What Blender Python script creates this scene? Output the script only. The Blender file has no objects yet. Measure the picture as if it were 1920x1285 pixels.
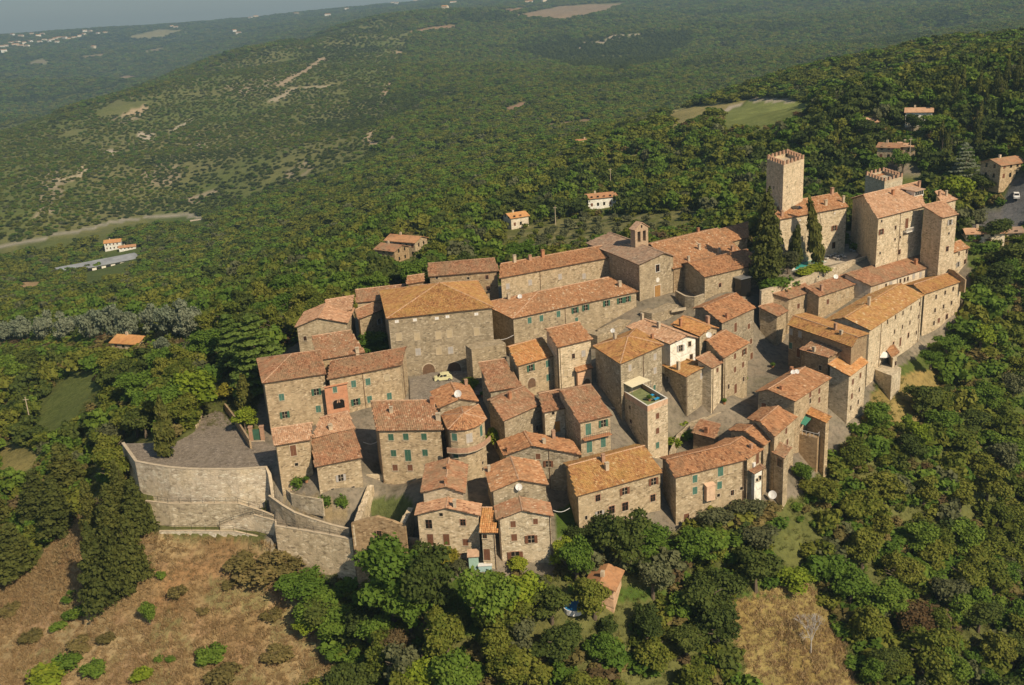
import bpy, math, random, bmesh
import numpy as np
from mathutils import Vector, Matrix
random.seed(7); RNG = np.random.default_rng(7)
sc = bpy.context.scene
COL = sc.collection

# ---------------------------------------------------------------- camera, light, exposure
FOC, CX, CY, HCAM = 1925.0, 960.0, 642.5, 78.0
_d = np.array([320.0, 5700.0, FOC]); _d /= np.linalg.norm(_d); _up = -_d
_fy = np.array([0, 0, 1.0]) - _up * _up[2]; _fy /= np.linalg.norm(_fy)
ROT = np.array([np.cross(_fy, _up), _fy, _up])
cam_data = bpy.data.cameras.new('camera'); cam = bpy.data.objects.new('camera', cam_data); COL.objects.link(cam)
cam_data.sensor_width = 36; cam_data.lens = FOC / 1920 * 36; cam_data.clip_start = 1; cam_data.clip_end = 60000
_M = Matrix.Identity(4)
for _i in range(3):
    _M[_i][0] = ROT[_i, 0]; _M[_i][1] = -ROT[_i, 1]; _M[_i][2] = -ROT[_i, 2]
_M[2][3] = HCAM
cam.matrix_world = _M; sc.camera = cam

SUN_EL, SUN_AZ = math.radians(41), math.radians(39)     # light travels AZ left of the view axis
world = bpy.data.worlds.new('World'); sc.world = world; world.use_nodes = True
_nt = world.node_tree; _bg = _nt.nodes['Background']
_sky = _nt.nodes.new('ShaderNodeTexSky'); _sky.sky_type = 'NISHITA'; _sky.sun_disc = False
_sky.sun_elevation = SUN_EL; _sky.sun_rotation = math.pi - SUN_AZ
_sky.dust_density = 1.0; _sky.air_density = 1.0; _sky.altitude = 400
_nt.links.new(_sky.outputs[0], _bg.inputs[0]); _bg.inputs[1].default_value = 0.078
sl = bpy.data.lights.new('sun', 'SUN'); sun = bpy.data.objects.new('sun', sl); COL.objects.link(sun)
sl.energy = 5.0; sl.angle = math.radians(0.6); sl.color = (1.0, 0.86, 0.66)
_t = Vector((-math.sin(SUN_AZ) * math.cos(SUN_EL), math.cos(SUN_AZ) * math.cos(SUN_EL), -math.sin(SUN_EL)))
sun.rotation_euler = _t.to_track_quat('-Z', 'Y').to_euler()
sun.location = (60, 60, 200)
sc.view_settings.view_transform = 'Standard'; sc.view_settings.look = 'None'
sc.view_settings.exposure = 0.1; sc.view_settings.gamma = 1.0; sc.view_settings.use_curve_mapping = False
sc.cycles.use_denoising = True; sc.cycles.max_bounces = 5; sc.cycles.diffuse_bounces = 1; sc.cycles.glossy_bounces = 1
sc.cycles.transmission_bounces = 2; sc.cycles.transparent_max_bounces = 4; sc.cycles.volume_bounces = 0; sc.cycles.volume_step_rate = 5
sc.cycles.caustics_reflective = False; sc.cycles.caustics_refractive = False

def ray(px, py):
    return ROT @ np.array([px - CX, py - CY, FOC])
def un(px, py, z):
    r = ray(px, py); t = (z - HCAM) / r[2]
    return np.array([r[0] * t, r[1] * t, z])
def unD(px, py, D):
    r = ray(px, py); t = D / math.hypot(r[0], r[1])
    return np.array([r[0] * t, r[1] * t, HCAM + r[2] * t])
def pr(P):
    P = np.atleast_2d(np.array(P, float)) - np.array([0, 0, HCAM]); c = P @ ROT
    return np.stack([CX + FOC * c[:, 0] / c[:, 2], CY + FOC * c[:, 1] / c[:, 2], c[:, 2]], 1)

# ---------------------------------------------------------------- node helpers
def mat(name, rough=0.9, spec=0.2):
    m = bpy.data.materials.new(name); m.use_nodes = True
    b = m.node_tree.nodes['Principled BSDF']; b.inputs['Roughness'].default_value = rough
    b.inputs['Specular IOR Level'].default_value = spec
    return m, m.node_tree, b
def nd(nt, t, **kw):
    n = nt.nodes.new('ShaderNode' + t)
    for k, v in kw.items():
        if k.startswith('i_'): n.inputs[k[2:].replace('_', ' ')].default_value = v
        else: setattr(n, k, v)
    return n
def ramp(nt, fac, stops):
    n = nt.nodes.new('ShaderNodeValToRGB'); e = n.color_ramp.elements
    while len(e) < len(stops): e.new(0.5)
    for k, (p, c) in enumerate(stops):
        e[k].position = p; e[k].color = (*c, 1) if len(c) == 3 else c
    nt.links.new(fac, n.inputs[0]); return n.outputs[0]
def mix(nt, fac, a, b, mode='MIX'):
    n = nt.nodes.new('ShaderNodeMix'); n.data_type = 'RGBA'; n.blend_type = mode
    for k, v in ((0, fac), (6, a), (7, b)):
        if hasattr(v, 'is_linked'): nt.links.new(v, n.inputs[k])
        else: n.inputs[k].default_value = v if k == 0 else (*v, 1)
    return n.outputs[2]
def noise(nt, scale, detail=4, vec=None, rough=0.55, out=0):
    n = nd(nt, 'TexNoise'); n.inputs['Scale'].default_value = scale; n.inputs['Detail'].default_value = detail
    n.inputs['Roughness'].default_value = rough
    if vec is not None: nt.links.new(vec, n.inputs['Vector'])
    return n.outputs[out]
def mapping(nt, vec, scale=(1, 1, 1)):
    n = nd(nt, 'Mapping'); n.inputs['Scale'].default_value = scale; nt.links.new(vec, n.inputs['Vector']); return n.outputs[0]
def bump(nt, bsdf, h, strength, dist):
    n = nd(nt, 'Bump'); n.inputs['Strength'].default_value = strength; n.inputs['Distance'].default_value = dist
    nt.links.new(h, n.inputs['Height']); nt.links.new(n.outputs[0], bsdf.inputs['Normal'])
def mrange(nt, v, a, b, c=0.0, d=1.0):
    n = nd(nt, 'MapRange'); nt.links.new(v, n.inputs[0])
    for k, x in zip((1, 2, 3, 4), (a, b, c, d)): n.inputs[k].default_value = x
    return n.outputs[0]
def plain(name, c, rough=0.8, var=0.15, scale=2.0, metal=0.0):
    m, nt, b = mat(name, rough); b.inputs['Metallic'].default_value = metal
    tc = nd(nt, 'TexCoord'); n = noise(nt, scale, 4, tc.outputs['Object'])
    nt.links.new(ramp(nt, n, [(0.25, tuple(x * (1 - var) for x in c)), (0.75, tuple(min(1, x * (1 + var)) for x in c))]), b.inputs['Base Color'])
    return m

# rubble stone: every stone its own tone, recessed mortar, weathering patches; UV in metres
def stone_mat(name, dark, midc, light, mortar, patch, pamt=0.55, sw=0.5, sh=0.24):
    bk = lambda c: tuple(min(.8, x * f) for x, f in zip(c, (1.22, 1.24, 1.3))); dark, midc, light, mortar, patch = map(bk, (dark, midc, light, mortar, patch)) if 'cobbles' not in name else (dark, midc, light, mortar, patch)
    m, nt, b = mat(name, 0.95, 0.1)
    uv = nd(nt, 'UVMap').outputs[0]
    wob = nd(nt, 'VectorMath', operation='ADD'); nt.links.new(uv, wob.inputs[0])
    ws = nd(nt, 'VectorMath', operation='SCALE'); nt.links.new(noise(nt, 1.3, 2, uv, out=1), ws.inputs[0]); ws.inputs[3].default_value = 0.35
    nt.links.new(ws.outputs[0], wob.inputs[1])
    mp = mapping(nt, wob.outputs[0], (1 / sw, 1 / sh, 1))
    v = nd(nt, 'TexVoronoi', feature='F1', voronoi_dimensions='2D'); nt.links.new(mp, v.inputs['Vector']); v.inputs['Scale'].default_value = 1
    ve = nd(nt, 'TexVoronoi', feature='DISTANCE_TO_EDGE', voronoi_dimensions='2D'); nt.links.new(mp, ve.inputs['Vector']); ve.inputs['Scale'].default_value = 1
    sep = nd(nt, 'SeparateColor'); nt.links.new(v.outputs['Color'], sep.inputs[0])
    c = ramp(nt, sep.outputs[0], [(0.0, dark), (0.25, midc), (0.7, midc), (1.0, light)])
    edge = mrange(nt, ve.outputs[0], 0.02, 0.1)
    c = mix(nt, edge, mortar, c)
    obj = nd(nt, 'TexCoord').outputs['Object']
    big = noise(nt, 0.22, 5, obj, 0.6)
    c = mix(nt, mrange(nt, big, 0.46, 0.66, 0, pamt), c, patch)
    fine = noise(nt, 1.1, 5, obj, 0.7)
    c = mix(nt, 1.0, c, ramp(nt, fine, [(0.25, (0.62, 0.6, 0.55)), (0.5, (1, 1, 1)), (0.78, (1.2, 1.16, 1.1))]), 'MULTIPLY')
    streak = noise(nt, 1.0, 4, mapping(nt, uv, (.9, 0.2, 1)), 0.6)
    c = mix(nt, 1.0, c, ramp(nt, streak, [(0.3, (0.85, 0.84, 0.81)), (0.55, (1, 1, 1))]), 'MULTIPLY')
    oi = nd(nt, 'ObjectInfo').outputs['Random']
    c = mix(nt, 1.0, c, ramp(nt, oi, [(0, (.86, .85, .84)), (.3, (1.04, 1.0, .95)), (.55, (.93, .95, .96)), (.8, (1.1, 1.07, 1.02)), (1, (1.0, .94, .86))]), 'MULTIPLY')
    nt.links.new(c, b.inputs['Base Color'])
    hh = nd(nt, 'Math', operation='ADD'); nt.links.new(edge, hh.inputs[0]); nt.links.new(fine, hh.inputs[1])
    bump(nt, b, hh.outputs[0], 0.8, 0.06)
    return m
ST = {
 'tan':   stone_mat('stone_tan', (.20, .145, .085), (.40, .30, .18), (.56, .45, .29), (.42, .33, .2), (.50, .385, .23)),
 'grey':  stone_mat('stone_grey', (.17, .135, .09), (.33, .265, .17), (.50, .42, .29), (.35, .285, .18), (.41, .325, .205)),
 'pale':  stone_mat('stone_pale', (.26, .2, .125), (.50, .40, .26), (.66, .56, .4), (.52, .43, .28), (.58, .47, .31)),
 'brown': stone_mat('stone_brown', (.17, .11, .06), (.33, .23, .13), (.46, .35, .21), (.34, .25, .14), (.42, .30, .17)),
 'rough': stone_mat('stone_rough', (.22, .17, .11), (.42, .33, .21), (.60, .5, .34), (.45, .36, .23), (.55, .44, .29), .5, .8, .4),
 'retain': stone_mat('stone_retaining', (.34, .28, .2), (.52, .44, .32), (.68, .6, .46), (.5, .42, .3), (.58, .47, .29), .5, .8, .34),
 'plaster': stone_mat('plaster_cream', (.5, .42, .3), (.6, .51, .37), (.66, .57, .43), (.6, .51, .37), (.46, .37, .24), .5, 2.5, 2.0),
 'white': stone_mat('plaster_white', (.6, .55, .46), (.68, .63, .53), (.74, .69, .6), (.68, .63, .53), (.55, .48, .37), .4, 2.5, 2.0),
 'pink': stone_mat('plaster_pink', (.46, .29, .18), (.54, .35, .22), (.6, .41, .27), (.54, .35, .22), (.5, .38, .25), .5, 2.5, 2.0),
 'brick': stone_mat('brick_red', (.3, .13, .07), (.42, .2, .11), (.5, .27, .16), (.42, .27, .17), (.45, .25, .15), .4, .26, .08),
}
def tile_mat(name, stops, patch, pamt, lo=0.5, hi=0.62):
    wk = lambda c: (min(.72, c[0] * 1.17), min(.6, c[1] * 1.2), min(.5, c[2] * 1.2)); stops = [(p, wk(c)) for p, c in stops]; patch = wk(patch)
    m, nt, b = mat(name, 0.9, 0.15)
    a = nd(nt, 'Attribute', attribute_name='tint'); sep = nd(nt, 'SeparateColor'); nt.links.new(a.outputs['Color'], sep.inputs[0])
    c = ramp(nt, sep.outputs[0], stops)
    obj = nd(nt, 'TexCoord').outputs['Object']
    n1 = noise(nt, 0.35, 6, obj, 0.65)
    n2 = noise(nt, 2.2, 4, obj, 0.6)
    ad = nd(nt, 'Math', operation='MULTIPLY_ADD'); nt.links.new(n2, ad.inputs[0]); ad.inputs[1].default_value = 0.45; nt.links.new(n1, ad.inputs[2])
    c = mix(nt, mrange(nt, ad.outputs[0], lo + .2, hi + .24, 0, pamt), c, patch)
    c = mix(nt, 1.0, c, ramp(nt, noise(nt, 0.8, 5, obj, 0.7), [(0.28, (0.66, 0.64, 0.62)), (0.52, (1, 1, 1)), (0.8, (1.15, 1.12, 1.06))]), 'MULTIPLY')
    nt.links.new(c, b.inputs['Base Color'])
    return m
TILE = {
 'red':    tile_mat('roof_tile_red', [(0, (.15, .06, .03)), (.3, (.34, .155, .07)), (.7, (.44, .22, .105)), (.93, (.52, .31, .17)), (1, (.64, .48, .32))], (.27, .16, .085), .6),
 'pink':   tile_mat('roof_tile_pink', [(0, (.2, .09, .05)), (.3, (.42, .22, .12)), (.7, (.51, .3, .175)), (.92, (.6, .4, .26)), (1, (.68, .52, .37))], (.38, .23, .13), .5),
 'brown':  tile_mat('roof_tile_brown', [(0, (.13, .06, .03)), (.3, (.29, .135, .07)), (.7, (.38, .19, .1)), (.93, (.46, .28, .17)), (1, (.56, .42, .28))], (.27, .185, .105), .65, .46, .58),
 'lichen': tile_mat('roof_tile_lichen', [(0, (.16, .07, .03)), (.3, (.33, .15, .06)), (.7, (.41, .21, .08)), (.93, (.48, .3, .14)), (1, (.58, .44, .26))], (.42, .26, .075), .5, .46, .62),
 'orange': tile_mat('roof_tile_orange', [(0, (.2, .08, .03)), (.3, (.44, .19, .07)), (.7, (.53, .26, .1)), (.93, (.58, .36, .18)), (1, (.64, .48, .3))], (.45, .25, .08), .5),
 'dark':   tile_mat('roof_tile_grey', [(0, (.12, .08, .05)), (.3, (.27, .165, .105)), (.7, (.34, .22, .145)), (.93, (.38, .3, .21)), (1, (.47, .38, .28))], (.2, .16, .12), .5),
}
M = {}
M['ridge'] = plain('ridge_tile', (.5, .32, .2), .9, .3, 1.5)
M['eave'] = plain('eave_timber', (.16, .095, .055), .9, .3, 2)
M['green'] = plain('shutter_green', (.075, .165, .12), .6, .25, 1.2)
M['dgreen'] = plain('shutter_dark_green', (.05, .12, .075), .6, .25, 1.2)
M['brownp'] = plain('shutter_brown', (.17, .075, .04), .7, .25, 1.2)
M['grey'] = plain('shutter_grey', (.42, .38, .33), .7, .2, 1.2)
M['orange'] = plain('door_orange_wood', (.5, .22, .045), .6, .2, 1.2)
M['wood'] = plain('door_wood', (.36, .19, .06), .6, .25, 1.5)
M['blind'] = plain('blocked_window_stone', (.46, .36, .22), .9, .15, 1.5)
M['surround'] = plain('window_surround', (.5, .4, .27), .9, .2, 1.5)
M['whitesur'] = plain('white_surround', (.72, .66, .55), .9, .1, 1.5)
M['bricksur'] = plain('brick_surround', (.42, .25, .155), .9, .25, 3)
M['white'] = plain('white_paint', (.75, .72, .66), .6, .06)
M['metal'] = plain('galvanised_metal', (.35, .35, .34), .4, .15, 2, .6)
M['dmetal'] = plain('dark_iron', (.05, .045, .04), .6, .2)
M['canvas'] = plain('cream_canvas', (.66, .58, .38), .8, .06)
M['blue'] = plain('blue_fabric', (.03, .3, .55), .7, .1)
M['awning'] = plain('green_awning', (.08, .3, .2), .7, .15)
M['bark'] = plain('bark', (.16, .12, .08), .95, .35, 3)
M['soil'] = plain('pot_terracotta', (.42, .2, .1), .9, .15)
_m, _n, _b = mat('window_glass', .12, .6); _b.inputs['Base Color'].default_value = (.018, .016, .014, 1); M['glass'] = _m

# ---------------------------------------------------------------- mesh helpers
def link(o, parent=None):
    COL.objects.link(o)
    if parent is not None: o.parent = parent
    return o
def tag(o, label=None, cat=None, group=None, kind=None):
    for k, v in (('label', label), ('category', cat), ('group', group), ('kind', kind)):
        if v: o[k] = v
    return o
def mk(name, V, F, m, parent=None, org=(0, 0, 0), uv=None, tint=None, midx=None, smooth=False):
    """V (n,3) world coordinates, F list of index tuples; org = the parent's world position"""
    me = bpy.data.meshes.new(name)
    V = np.asarray(V, float) - np.asarray(org, float)
    me.from_pydata(V.tolist(), [], [tuple(f) for f in F])
    for x in (m if isinstance(m, (list, tuple)) else [m]): me.materials.append(x)
    if uv is not None:
        l = me.uv_layers.new(name='UVMap'); l.data.foreach_set('uv', np.asarray(uv, np.float32).ravel())
    if tint is not None:
        a = me.attributes.new('tint', 'FLOAT_COLOR', 'POINT'); t = np.ones((len(V), 4), np.float32); t[:, :3] = np.asarray(tint)[:, None] if np.ndim(tint) == 1 else tint
        a.data.foreach_set('color', t.ravel())
    if midx is not None: me.polygons.foreach_set('material_index', midx)
    if smooth: me.polygons.foreach_set('use_smooth', [True] * len(me.polygons))
    me.update()
    return link(bpy.data.objects.new(name, me), parent)
def fastmesh(name, V, Q, m, tint=None, smooth=False):
    """all quads (k,4) or tris (k,3) from numpy; returns the mesh"""
    me = bpy.data.meshes.new(name); V = np.asarray(V, np.float32); Q = np.asarray(Q, np.int32)
    me.vertices.add(len(V)); me.vertices.foreach_set('co', V.ravel())
    me.loops.add(Q.size); me.loops.foreach_set('vertex_index', Q.ravel())
    me.polygons.add(len(Q)); me.polygons.foreach_set('loop_start', np.arange(len(Q), dtype=np.int32) * Q.shape[1])
    me.update(calc_edges=True)
    for x in (m if isinstance(m, (list, tuple)) else [m]): me.materials.append(x)
    if tint is not None:
        a = me.attributes.new('tint', 'FLOAT_COLOR', 'POINT'); t = np.ones((len(V), 4), np.float32)
        t[:, :3] = tint[:, None] if tint.ndim == 1 else tint; a.data.foreach_set('color', t.ravel())
    if smooth: me.polygons.foreach_set('use_smooth', np.ones(len(Q), bool))
    return me
def empty(name, loc):
    e = bpy.data.objects.new(name, None); e.location = Vector(loc); e.empty_display_size = 1; return link(e)
BOXF = [(0, 3, 2, 1), (4, 5, 6, 7), (0, 1, 5, 4), (1, 2, 6, 5), (2, 3, 7, 6), (3, 0, 4, 7)]
class MB:
    """collects boxes, bars and prisms into one mesh"""
    def __init__(s): s.V = []; s.F = []
    def hexa(s, P):
        o = len(s.V); s.V += [tuple(p) for p in P]; s.F += [tuple(o + i for i in f) for f in BOXF]; return s
    def box(s, x0, y0, z0, x1, y1, z1):
        return s.hexa([(x0, y0, z0), (x1, y0, z0), (x1, y1, z0), (x0, y1, z0), (x0, y0, z1), (x1, y0, z1), (x1, y1, z1), (x0, y1, z1)])
    def tube(s, a, b, r, n=6, r2=None):
        a = Vector(a); b = Vector(b); d = (b - a).normalized(); r2 = r if r2 is None else r2
        x = d.orthogonal().normalized(); y = d.cross(x); o = len(s.V)
        for c, rr in ((a, r), (b, r2)):
            for k in range(n):
                t = 2 * math.pi * k / n; s.V.append(tuple(c + x * rr * math.cos(t) + y * rr * math.sin(t)))
        for k in range(n): s.F.append((o + k, o + (k + 1) % n, o + n + (k + 1) % n, o + n + k))
        s.F.append(tuple(o + n + k for k in range(n))); s.F.append(tuple(o + n - 1 - k for k in range(n))); return s
    def mesh(s, name, m):
        me = bpy.data.meshes.new(name); me.from_pydata(s.V, [], s.F)
        for x in (m if isinstance(m, (list, tuple)) else [m]): me.materials.append(x)
        me.update(); return me
    def build(s, name, m, parent=None, M4=None):
        o = link(bpy.data.objects.new(name, s.mesh(name, m)), parent)
        if M4 is not None: o.matrix_local = M4
        return o

# ---------------------------------------------------------------- the village: where each house stands
# type G/S: eave A,B and ridge (top) R1,R2, k = depth behind the ridge; F: gable end A,B towards us, apex P, far apex Q; H: hipped, eave A,B, ridge P1,P2
G, S, Fg, Hp, Qd = 'G', 'S', 'F', 'H', 'Q'
HOUSES = [
 ('L1', Hp, [(492,719),(612,701),(547,664),(613,655)], 8.3, -3.5, 'tan', 'brown', 1, 'tall stone house with a broad brown roof at the left end, above the paved square'),
 ('L2', G, [(613,712),(753,685),(616,672),(767,656)], 7.5, -1.0, 'tan', 'brown', .25, 'long stone house with a brick double arch loggia and teal shutters'),
 ('L3', S, [(514,836),(583,825),(586,792),(508,805)], 3.5, -4.8, 'tan', 'pink', 0, 'narrow stone annex with a reddish lean-to roof and tall brown shutter beside the square'),
 ('L4', G, [(590,876),(680,858),(583,818),(663,800)], -0.3, -8.0, 'tan', 'brown', .15, 'stone house with an open grille window above the weedy lane by the annex'),
 ('L5', G, [(586,822),(666,803),(594,777),(660,778)], 2.3, -3.0, 'tan', 'pink', .3, 'low pink tiled roof squeezed between the brick loggia and the grille window house'),
 ('L6', Fg, [(553,614),(652,606),(597,593),(612,568)], 10.5, 1.0, 'tan', 'pink', 0, 'stone house with a pale pink tiled gable, nearest to the big cedar on the left'),
 ('L7', S, [(612,590),(660,582),(665,555),(609,563)], 11.0, 2.0, 'tan', 'pink', 0, 'small pink tiled roof behind the pale gable near the big cedar'),
 ('L8', G, [(667,568),(748,559),(667,545),(760,532)], 11.8, 2.5, 'tan', 'brown', .4, 'low house with a long brown roof behind the palazzo, left of its corner'),
 ('L9', S, [(762,533),(796,528),(797,515),(762,517)], 15, 6.0, 'brown', 'red', 0, 'tiny square roof standing up behind the left slope of the yellow pyramid roof'),
 ('L10', S, [(672,599),(731,575),(738,555),(662,580)], 10.2, 1.5, 'tan', 'brown', 0, 'stone house with a white framed window against the left side of the palazzo'),
 ('L11', G, [(594,676),(685,661),(586,634),(655,617)], 9.3, 1.0, 'tan', 'brown', .1, 'stone house with a wide sloping roof behind the loggia house, beside the walled garden trees'),
 ('PA', Hp, [(725,598),(926,577),(823,531),(825,531)], 14.0, -0.5, 'grey', 'lichen', 1, 'large square palazzo with blocked windows and a yellow lichened pyramid roof'),
 ('PB', G, [(803,519),(936,508),(802,495),(927,484)], 15.2, 5.0, 'brown', 'brown', .4, 'brown roofed stone house directly behind the palazzo with brick framed windows'),
 ('PC', G, [(936,522),(1144,483),(936,494),(1137,461)], 14.5, 6.0, 'tan', 'red', .6, 'long stone wing with small grey windows running from the palazzo to the church'),
 ('CH', Fg, [(1198,497),(1266,481),(1235,471),(1143,436)], 16.0, 6.5, 'grey', 'dark', 0, 'stone church with a brown roof, a white framed door and a small bell gable'),
 ('CR', G, [(1262,505),(1392,472),(1216,457),(1350,429)], 13.0, 6.5, 'brown', 'red', .5, 'long red tiled building right behind the church'),
 ('CR2', G, [(1352,459),(1404,445),(1348,430),(1404,417)], 14.2, 7.0, 'tan', 'red', .5, 'short red roofed wing behind the church, shaded by the tall dark fir'),
 ('CB', G, [(1321,520),(1431,494),(1293,493),(1399,467)], 12.3, 6.5, 'grey', 'red', .9, 'plain stone house with a fresh red gable roof and dark glass porch beside the church'),
 ('CW', G, [(1462,412),(1591,388),(1440,385),(1570,362)], 21.5, 9.5, 'pale', 'red', .7, 'castle wing with a red roof behind the swimming pool terrace'),
 ('CM', G, [(1646,410),(1735,387),(1603,363),(1737,343)], 21.5, 7.0, 'pale', 'pink', .8, 'main block of the castle with a stone balcony and a big pale red roof'),
 ('CT', S, [(1767,409),(1798,402),(1766,376),(1732,386)], 20.5, -1.0, 'pale', 'pink', 0, 'tall narrow castle bastion at the right end of the castle front'),
 ('CS', S, [(1767,382),(1796,374),(1776,358),(1742,358)], 20.2, 9.0, 'pale', 'pink', 0, 'small rear wing of the castle with two chimneys, right of its roof dormer'),
 ('CH2', S, [(1785,475),(1819,465),(1803,451),(1790,453)], 8.0, 1.5, 'pale', 'red', 0, 'small two storey stone house tucked against the right foot of the castle'),
 ('R1', G, [(1634,537),(1749,500),(1590,515),(1718,473)], 7.0, 1.0, 'plaster', 'brown', .15, 'long cream plastered row house with tiny windows below the castle wall'),
 ('R2', G, [(1536,556.5),(1624,527),(1508,538),(1604,509)], 6.8, 1.0, 'tan', 'brown', .15, 'middle stone terrace house with blocked windows in the upper row'),
 ('R3', G, [(1480,561),(1531,544),(1449,551),(1510,531)], 6.8, 1.0, 'tan', 'brown', .5, 'stone terrace house with brown shutters at the near end of the upper row'),
 ('R4', S, [(1458,594),(1478,583),(1441,561),(1429,577)], 4.2, -1.0, 'tan', 'brown', 0, 'small stone lean-to at the corner where the street climbs to the upper row'),
 ('W1', G, [(1734,552),(1807,527),(1712,534),(1787,510)], 4.5, -8.5, 'pale', 'lichen', 1, 'far end house of the long lower row with a tall firewall at its right'),
 ('W2', G, [(1632,620),(1734,553),(1560,592),(1712,535)], 4.5, -8.5, 'pale', 'lichen', .8, 'long tall row house with three floors of small windows facing the wooded slope'),
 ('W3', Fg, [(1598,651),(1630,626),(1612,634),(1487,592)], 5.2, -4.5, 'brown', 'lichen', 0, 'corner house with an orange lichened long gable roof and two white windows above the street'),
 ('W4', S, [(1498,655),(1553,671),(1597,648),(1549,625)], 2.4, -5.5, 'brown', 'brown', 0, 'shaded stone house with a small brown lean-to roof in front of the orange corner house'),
 ('W5', S, [(1594,706),(1628,680),(1596,651),(1553,683)], 0.2, -11.5, 'pale', 'orange', 0, 'tall narrow house with a bright orange roof above the wooded slope'),
 ('E1', Fg, [(1417,735),(1491,753),(1446,727),(1510,688)], 0.5, -7.5, 'tan', 'red', 0, 'stone house with a red gable roof and two satellite dishes at the street bend'),
 ('E2', G, [(1453,819),(1495,782),(1424,790),(1461,762)], -1.5, -13.5, 'tan', 'red', .9, 'tall stone house with a jutting tiled loggia tower on the east edge'),
 ('E3', G, [(1433,836),(1453,820),(1396,808),(1417,795)], -3.0, -14.0, 'tan', 'red', .9, 'narrow stone house wedged between the loggia tower house and a lower red roof'),
 ('E4', G, [(1402,861),(1433,842),(1366,834),(1394,820)], -4.0, -14.0, 'tan', 'red', .8, 'narrow stone house with a white gas boiler above a small balcony room'),
 ('E5', G, [(1265,896),(1401,862),(1251,864),(1367,833)], -3.8, -13.5, 'tan', 'red', .8, 'stone house with ribbed red roof, teal shutters and a protruding brick oven box'),
 ('E6', S, [(1504,772),(1549,793),(1558,782),(1513,759)], -4.0, -12.5, 'tan', 'orange', 0, 'small yellow tiled lean-to over a planted terrace with a green awning'),
 ('E2b', S, [(1447,848),(1471,860),(1482,841),(1461,829)], -5.0, -14.5, 'tan', 'brown', 0, 'slim loggia tower with a little tiled roof jutting from the east houses'),
 ('E4b', S, [(1404,882),(1414,889),(1434,878),(1424,871)], -6.5, -14.0, 'white', 'brown', 0, 'small white balcony room with a tiled lid on the east front'),
 ('W6', S, [(1660,653),(1673,671),(1689,661),(1673,647)], -3.5, -9.5, 'pale', 'red', 0, 'little red roofed garden house beside the big white parasol under the row'),
 ('E7', S, [(1295,811),(1341,823),(1352,795),(1312,787)], -5.5, -9.0, 'brown', 'brown', 0, 'low tiled shed roof with a chimney beside the sloping lane behind the ribbed red roof'),
 ('F8', G, [(1081,931),(1243,886),(1062,872),(1212,838)], -4.0, -12.5, 'tan', 'lichen', .55, 'long front house with a yellow lichened ribbed roof and brick window frames'),
 ('M1', Qd, [(1163,683),(1245,647),(1112,649)], 9.2, -4.0, 'grey', 'lichen', 1, 'tower-like house with an ochre pyramid roof rising behind the roof terrace'),
 ('M3', G, [(970,687),(1044,666),(949,649),(1021,635)], 7.5, 0.0, 'tan', 'orange', .2, 'stone house with a striped orange roof, green shutters and an arched doorway'),
 ('M4', G, [(1045,652),(1112,636),(1021,616),(1089,605)], 10.5, 0.5, 'pale', 'red', .2, 'tall pale house with a red roof between the striped roof and the tower house'),
 ('M4b', S, [(1081,698),(1112,690),(1107,681),(1075,688)], 4.7, 0.3, 'pink', 'red', 0, 'little salmon porch block with an archway at the foot of the tall pale house'),
 ('M5', S, [(917,735),(980,725),(945,672),(898,681)], 4.2, -1.5, 'grey', 'brown', 0, 'low stone house with one long brown ribbed slope, left of the striped orange roof'),
 ('M6', G, [(944,790),(1018,757),(917,751),(986,725)], 2.8, -5.5, 'grey', 'brown', .3, 'stone house with a blank front wall and two roof chimneys above the dark alley'),
 ('M7', G, [(1018,774),(1067,764),(1009,738),(1050,731)], 3.0, -4.5, 'pale', 'brown', .3, 'pale house with a bright orange wooden door'),
 ('M8', G, [(1086,793),(1149,779),(1049,732),(1110,722)], 3.2, -4.5, 'tan', 'brown', .2, 'stone house with green shutters and a long narrow balcony'),
 ('M9', Fg, [(945,855),(1090,853),(998,837),(983,809)], -1.5, -7.5, 'grey', 'red', 0, 'low wide house with a flat gable and a leaning chimney below the orange door'),
 ('H2', Fg, [(921,922),(1028,909),(973,901),(957,856)], -1.2, -9.5, 'grey', 'red', 0, 'stone house with a white satellite dish under its front gable'),
 ('H4', Fg, [(931,975),(1037,968),(980,963),(974,931)], -3.6, -13.2, 'pale', 'brown', 0, 'front stone house with brown shutters, right of the little striped link roof'),
 ('H3', Fg, [(789,924),(872,925),(835,912),(842,859)], -0.8, -9.5, 'pale', 'brown', 0, 'stone house with a bare front gable rising behind the leftmost front house'),
 ('H1', Fg, [(778,966),(900,967),(835,955),(840,931)], -3.2, -13.2, 'pale', 'pink', 0, 'leftmost front stone house with dark brown shutters and a pinkish gable roof'),
 ('H5', S, [(898,999),(933,999),(923,952),(904,952)], -5.2, -13.2, 'pale', 'orange', 0, 'narrow link building with a steep striped orange roof between the two front houses'),
 ('FB', S, [(705,808),(831,806),(815,742),(690,761)], 4.0, -5.5, 'tan', 'brown', 0, 'three storey stone house with dark green and brown shutters in two neat rows'),
 ('TB', 'P', [(840,806),(856,807.5),(873,806.5),(888,802.5),(901,796),(912,786),(897,759),(862,757),(828,779),(869,776)], 4.6, -6.0, 'tan', 'red', 0, 'small house with a rounded front, red tiled roof and curved brick balcony'),
 ('T2', Fg, [(822,766),(897,753),(858,742),(846,717)], 5.8, -1.0, 'grey', 'red', 0, 'low house with a bright red roof and large white dish beside the cobbled yard'),
 ('LM', Hp, [(961,598),(1197,547),(1000,543),(1152,524)], 10.0, 1.0, 'grey', 'red', 1, 'very long stone house with green shutters below the church steps'),
 ('N1', Fg, [(1256,646),(1309,634),(1283,627),(1206,598)], 8.8, 0.0, 'white', 'pink', 0, 'white plastered house with a small gable and a round red vent'),
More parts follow.
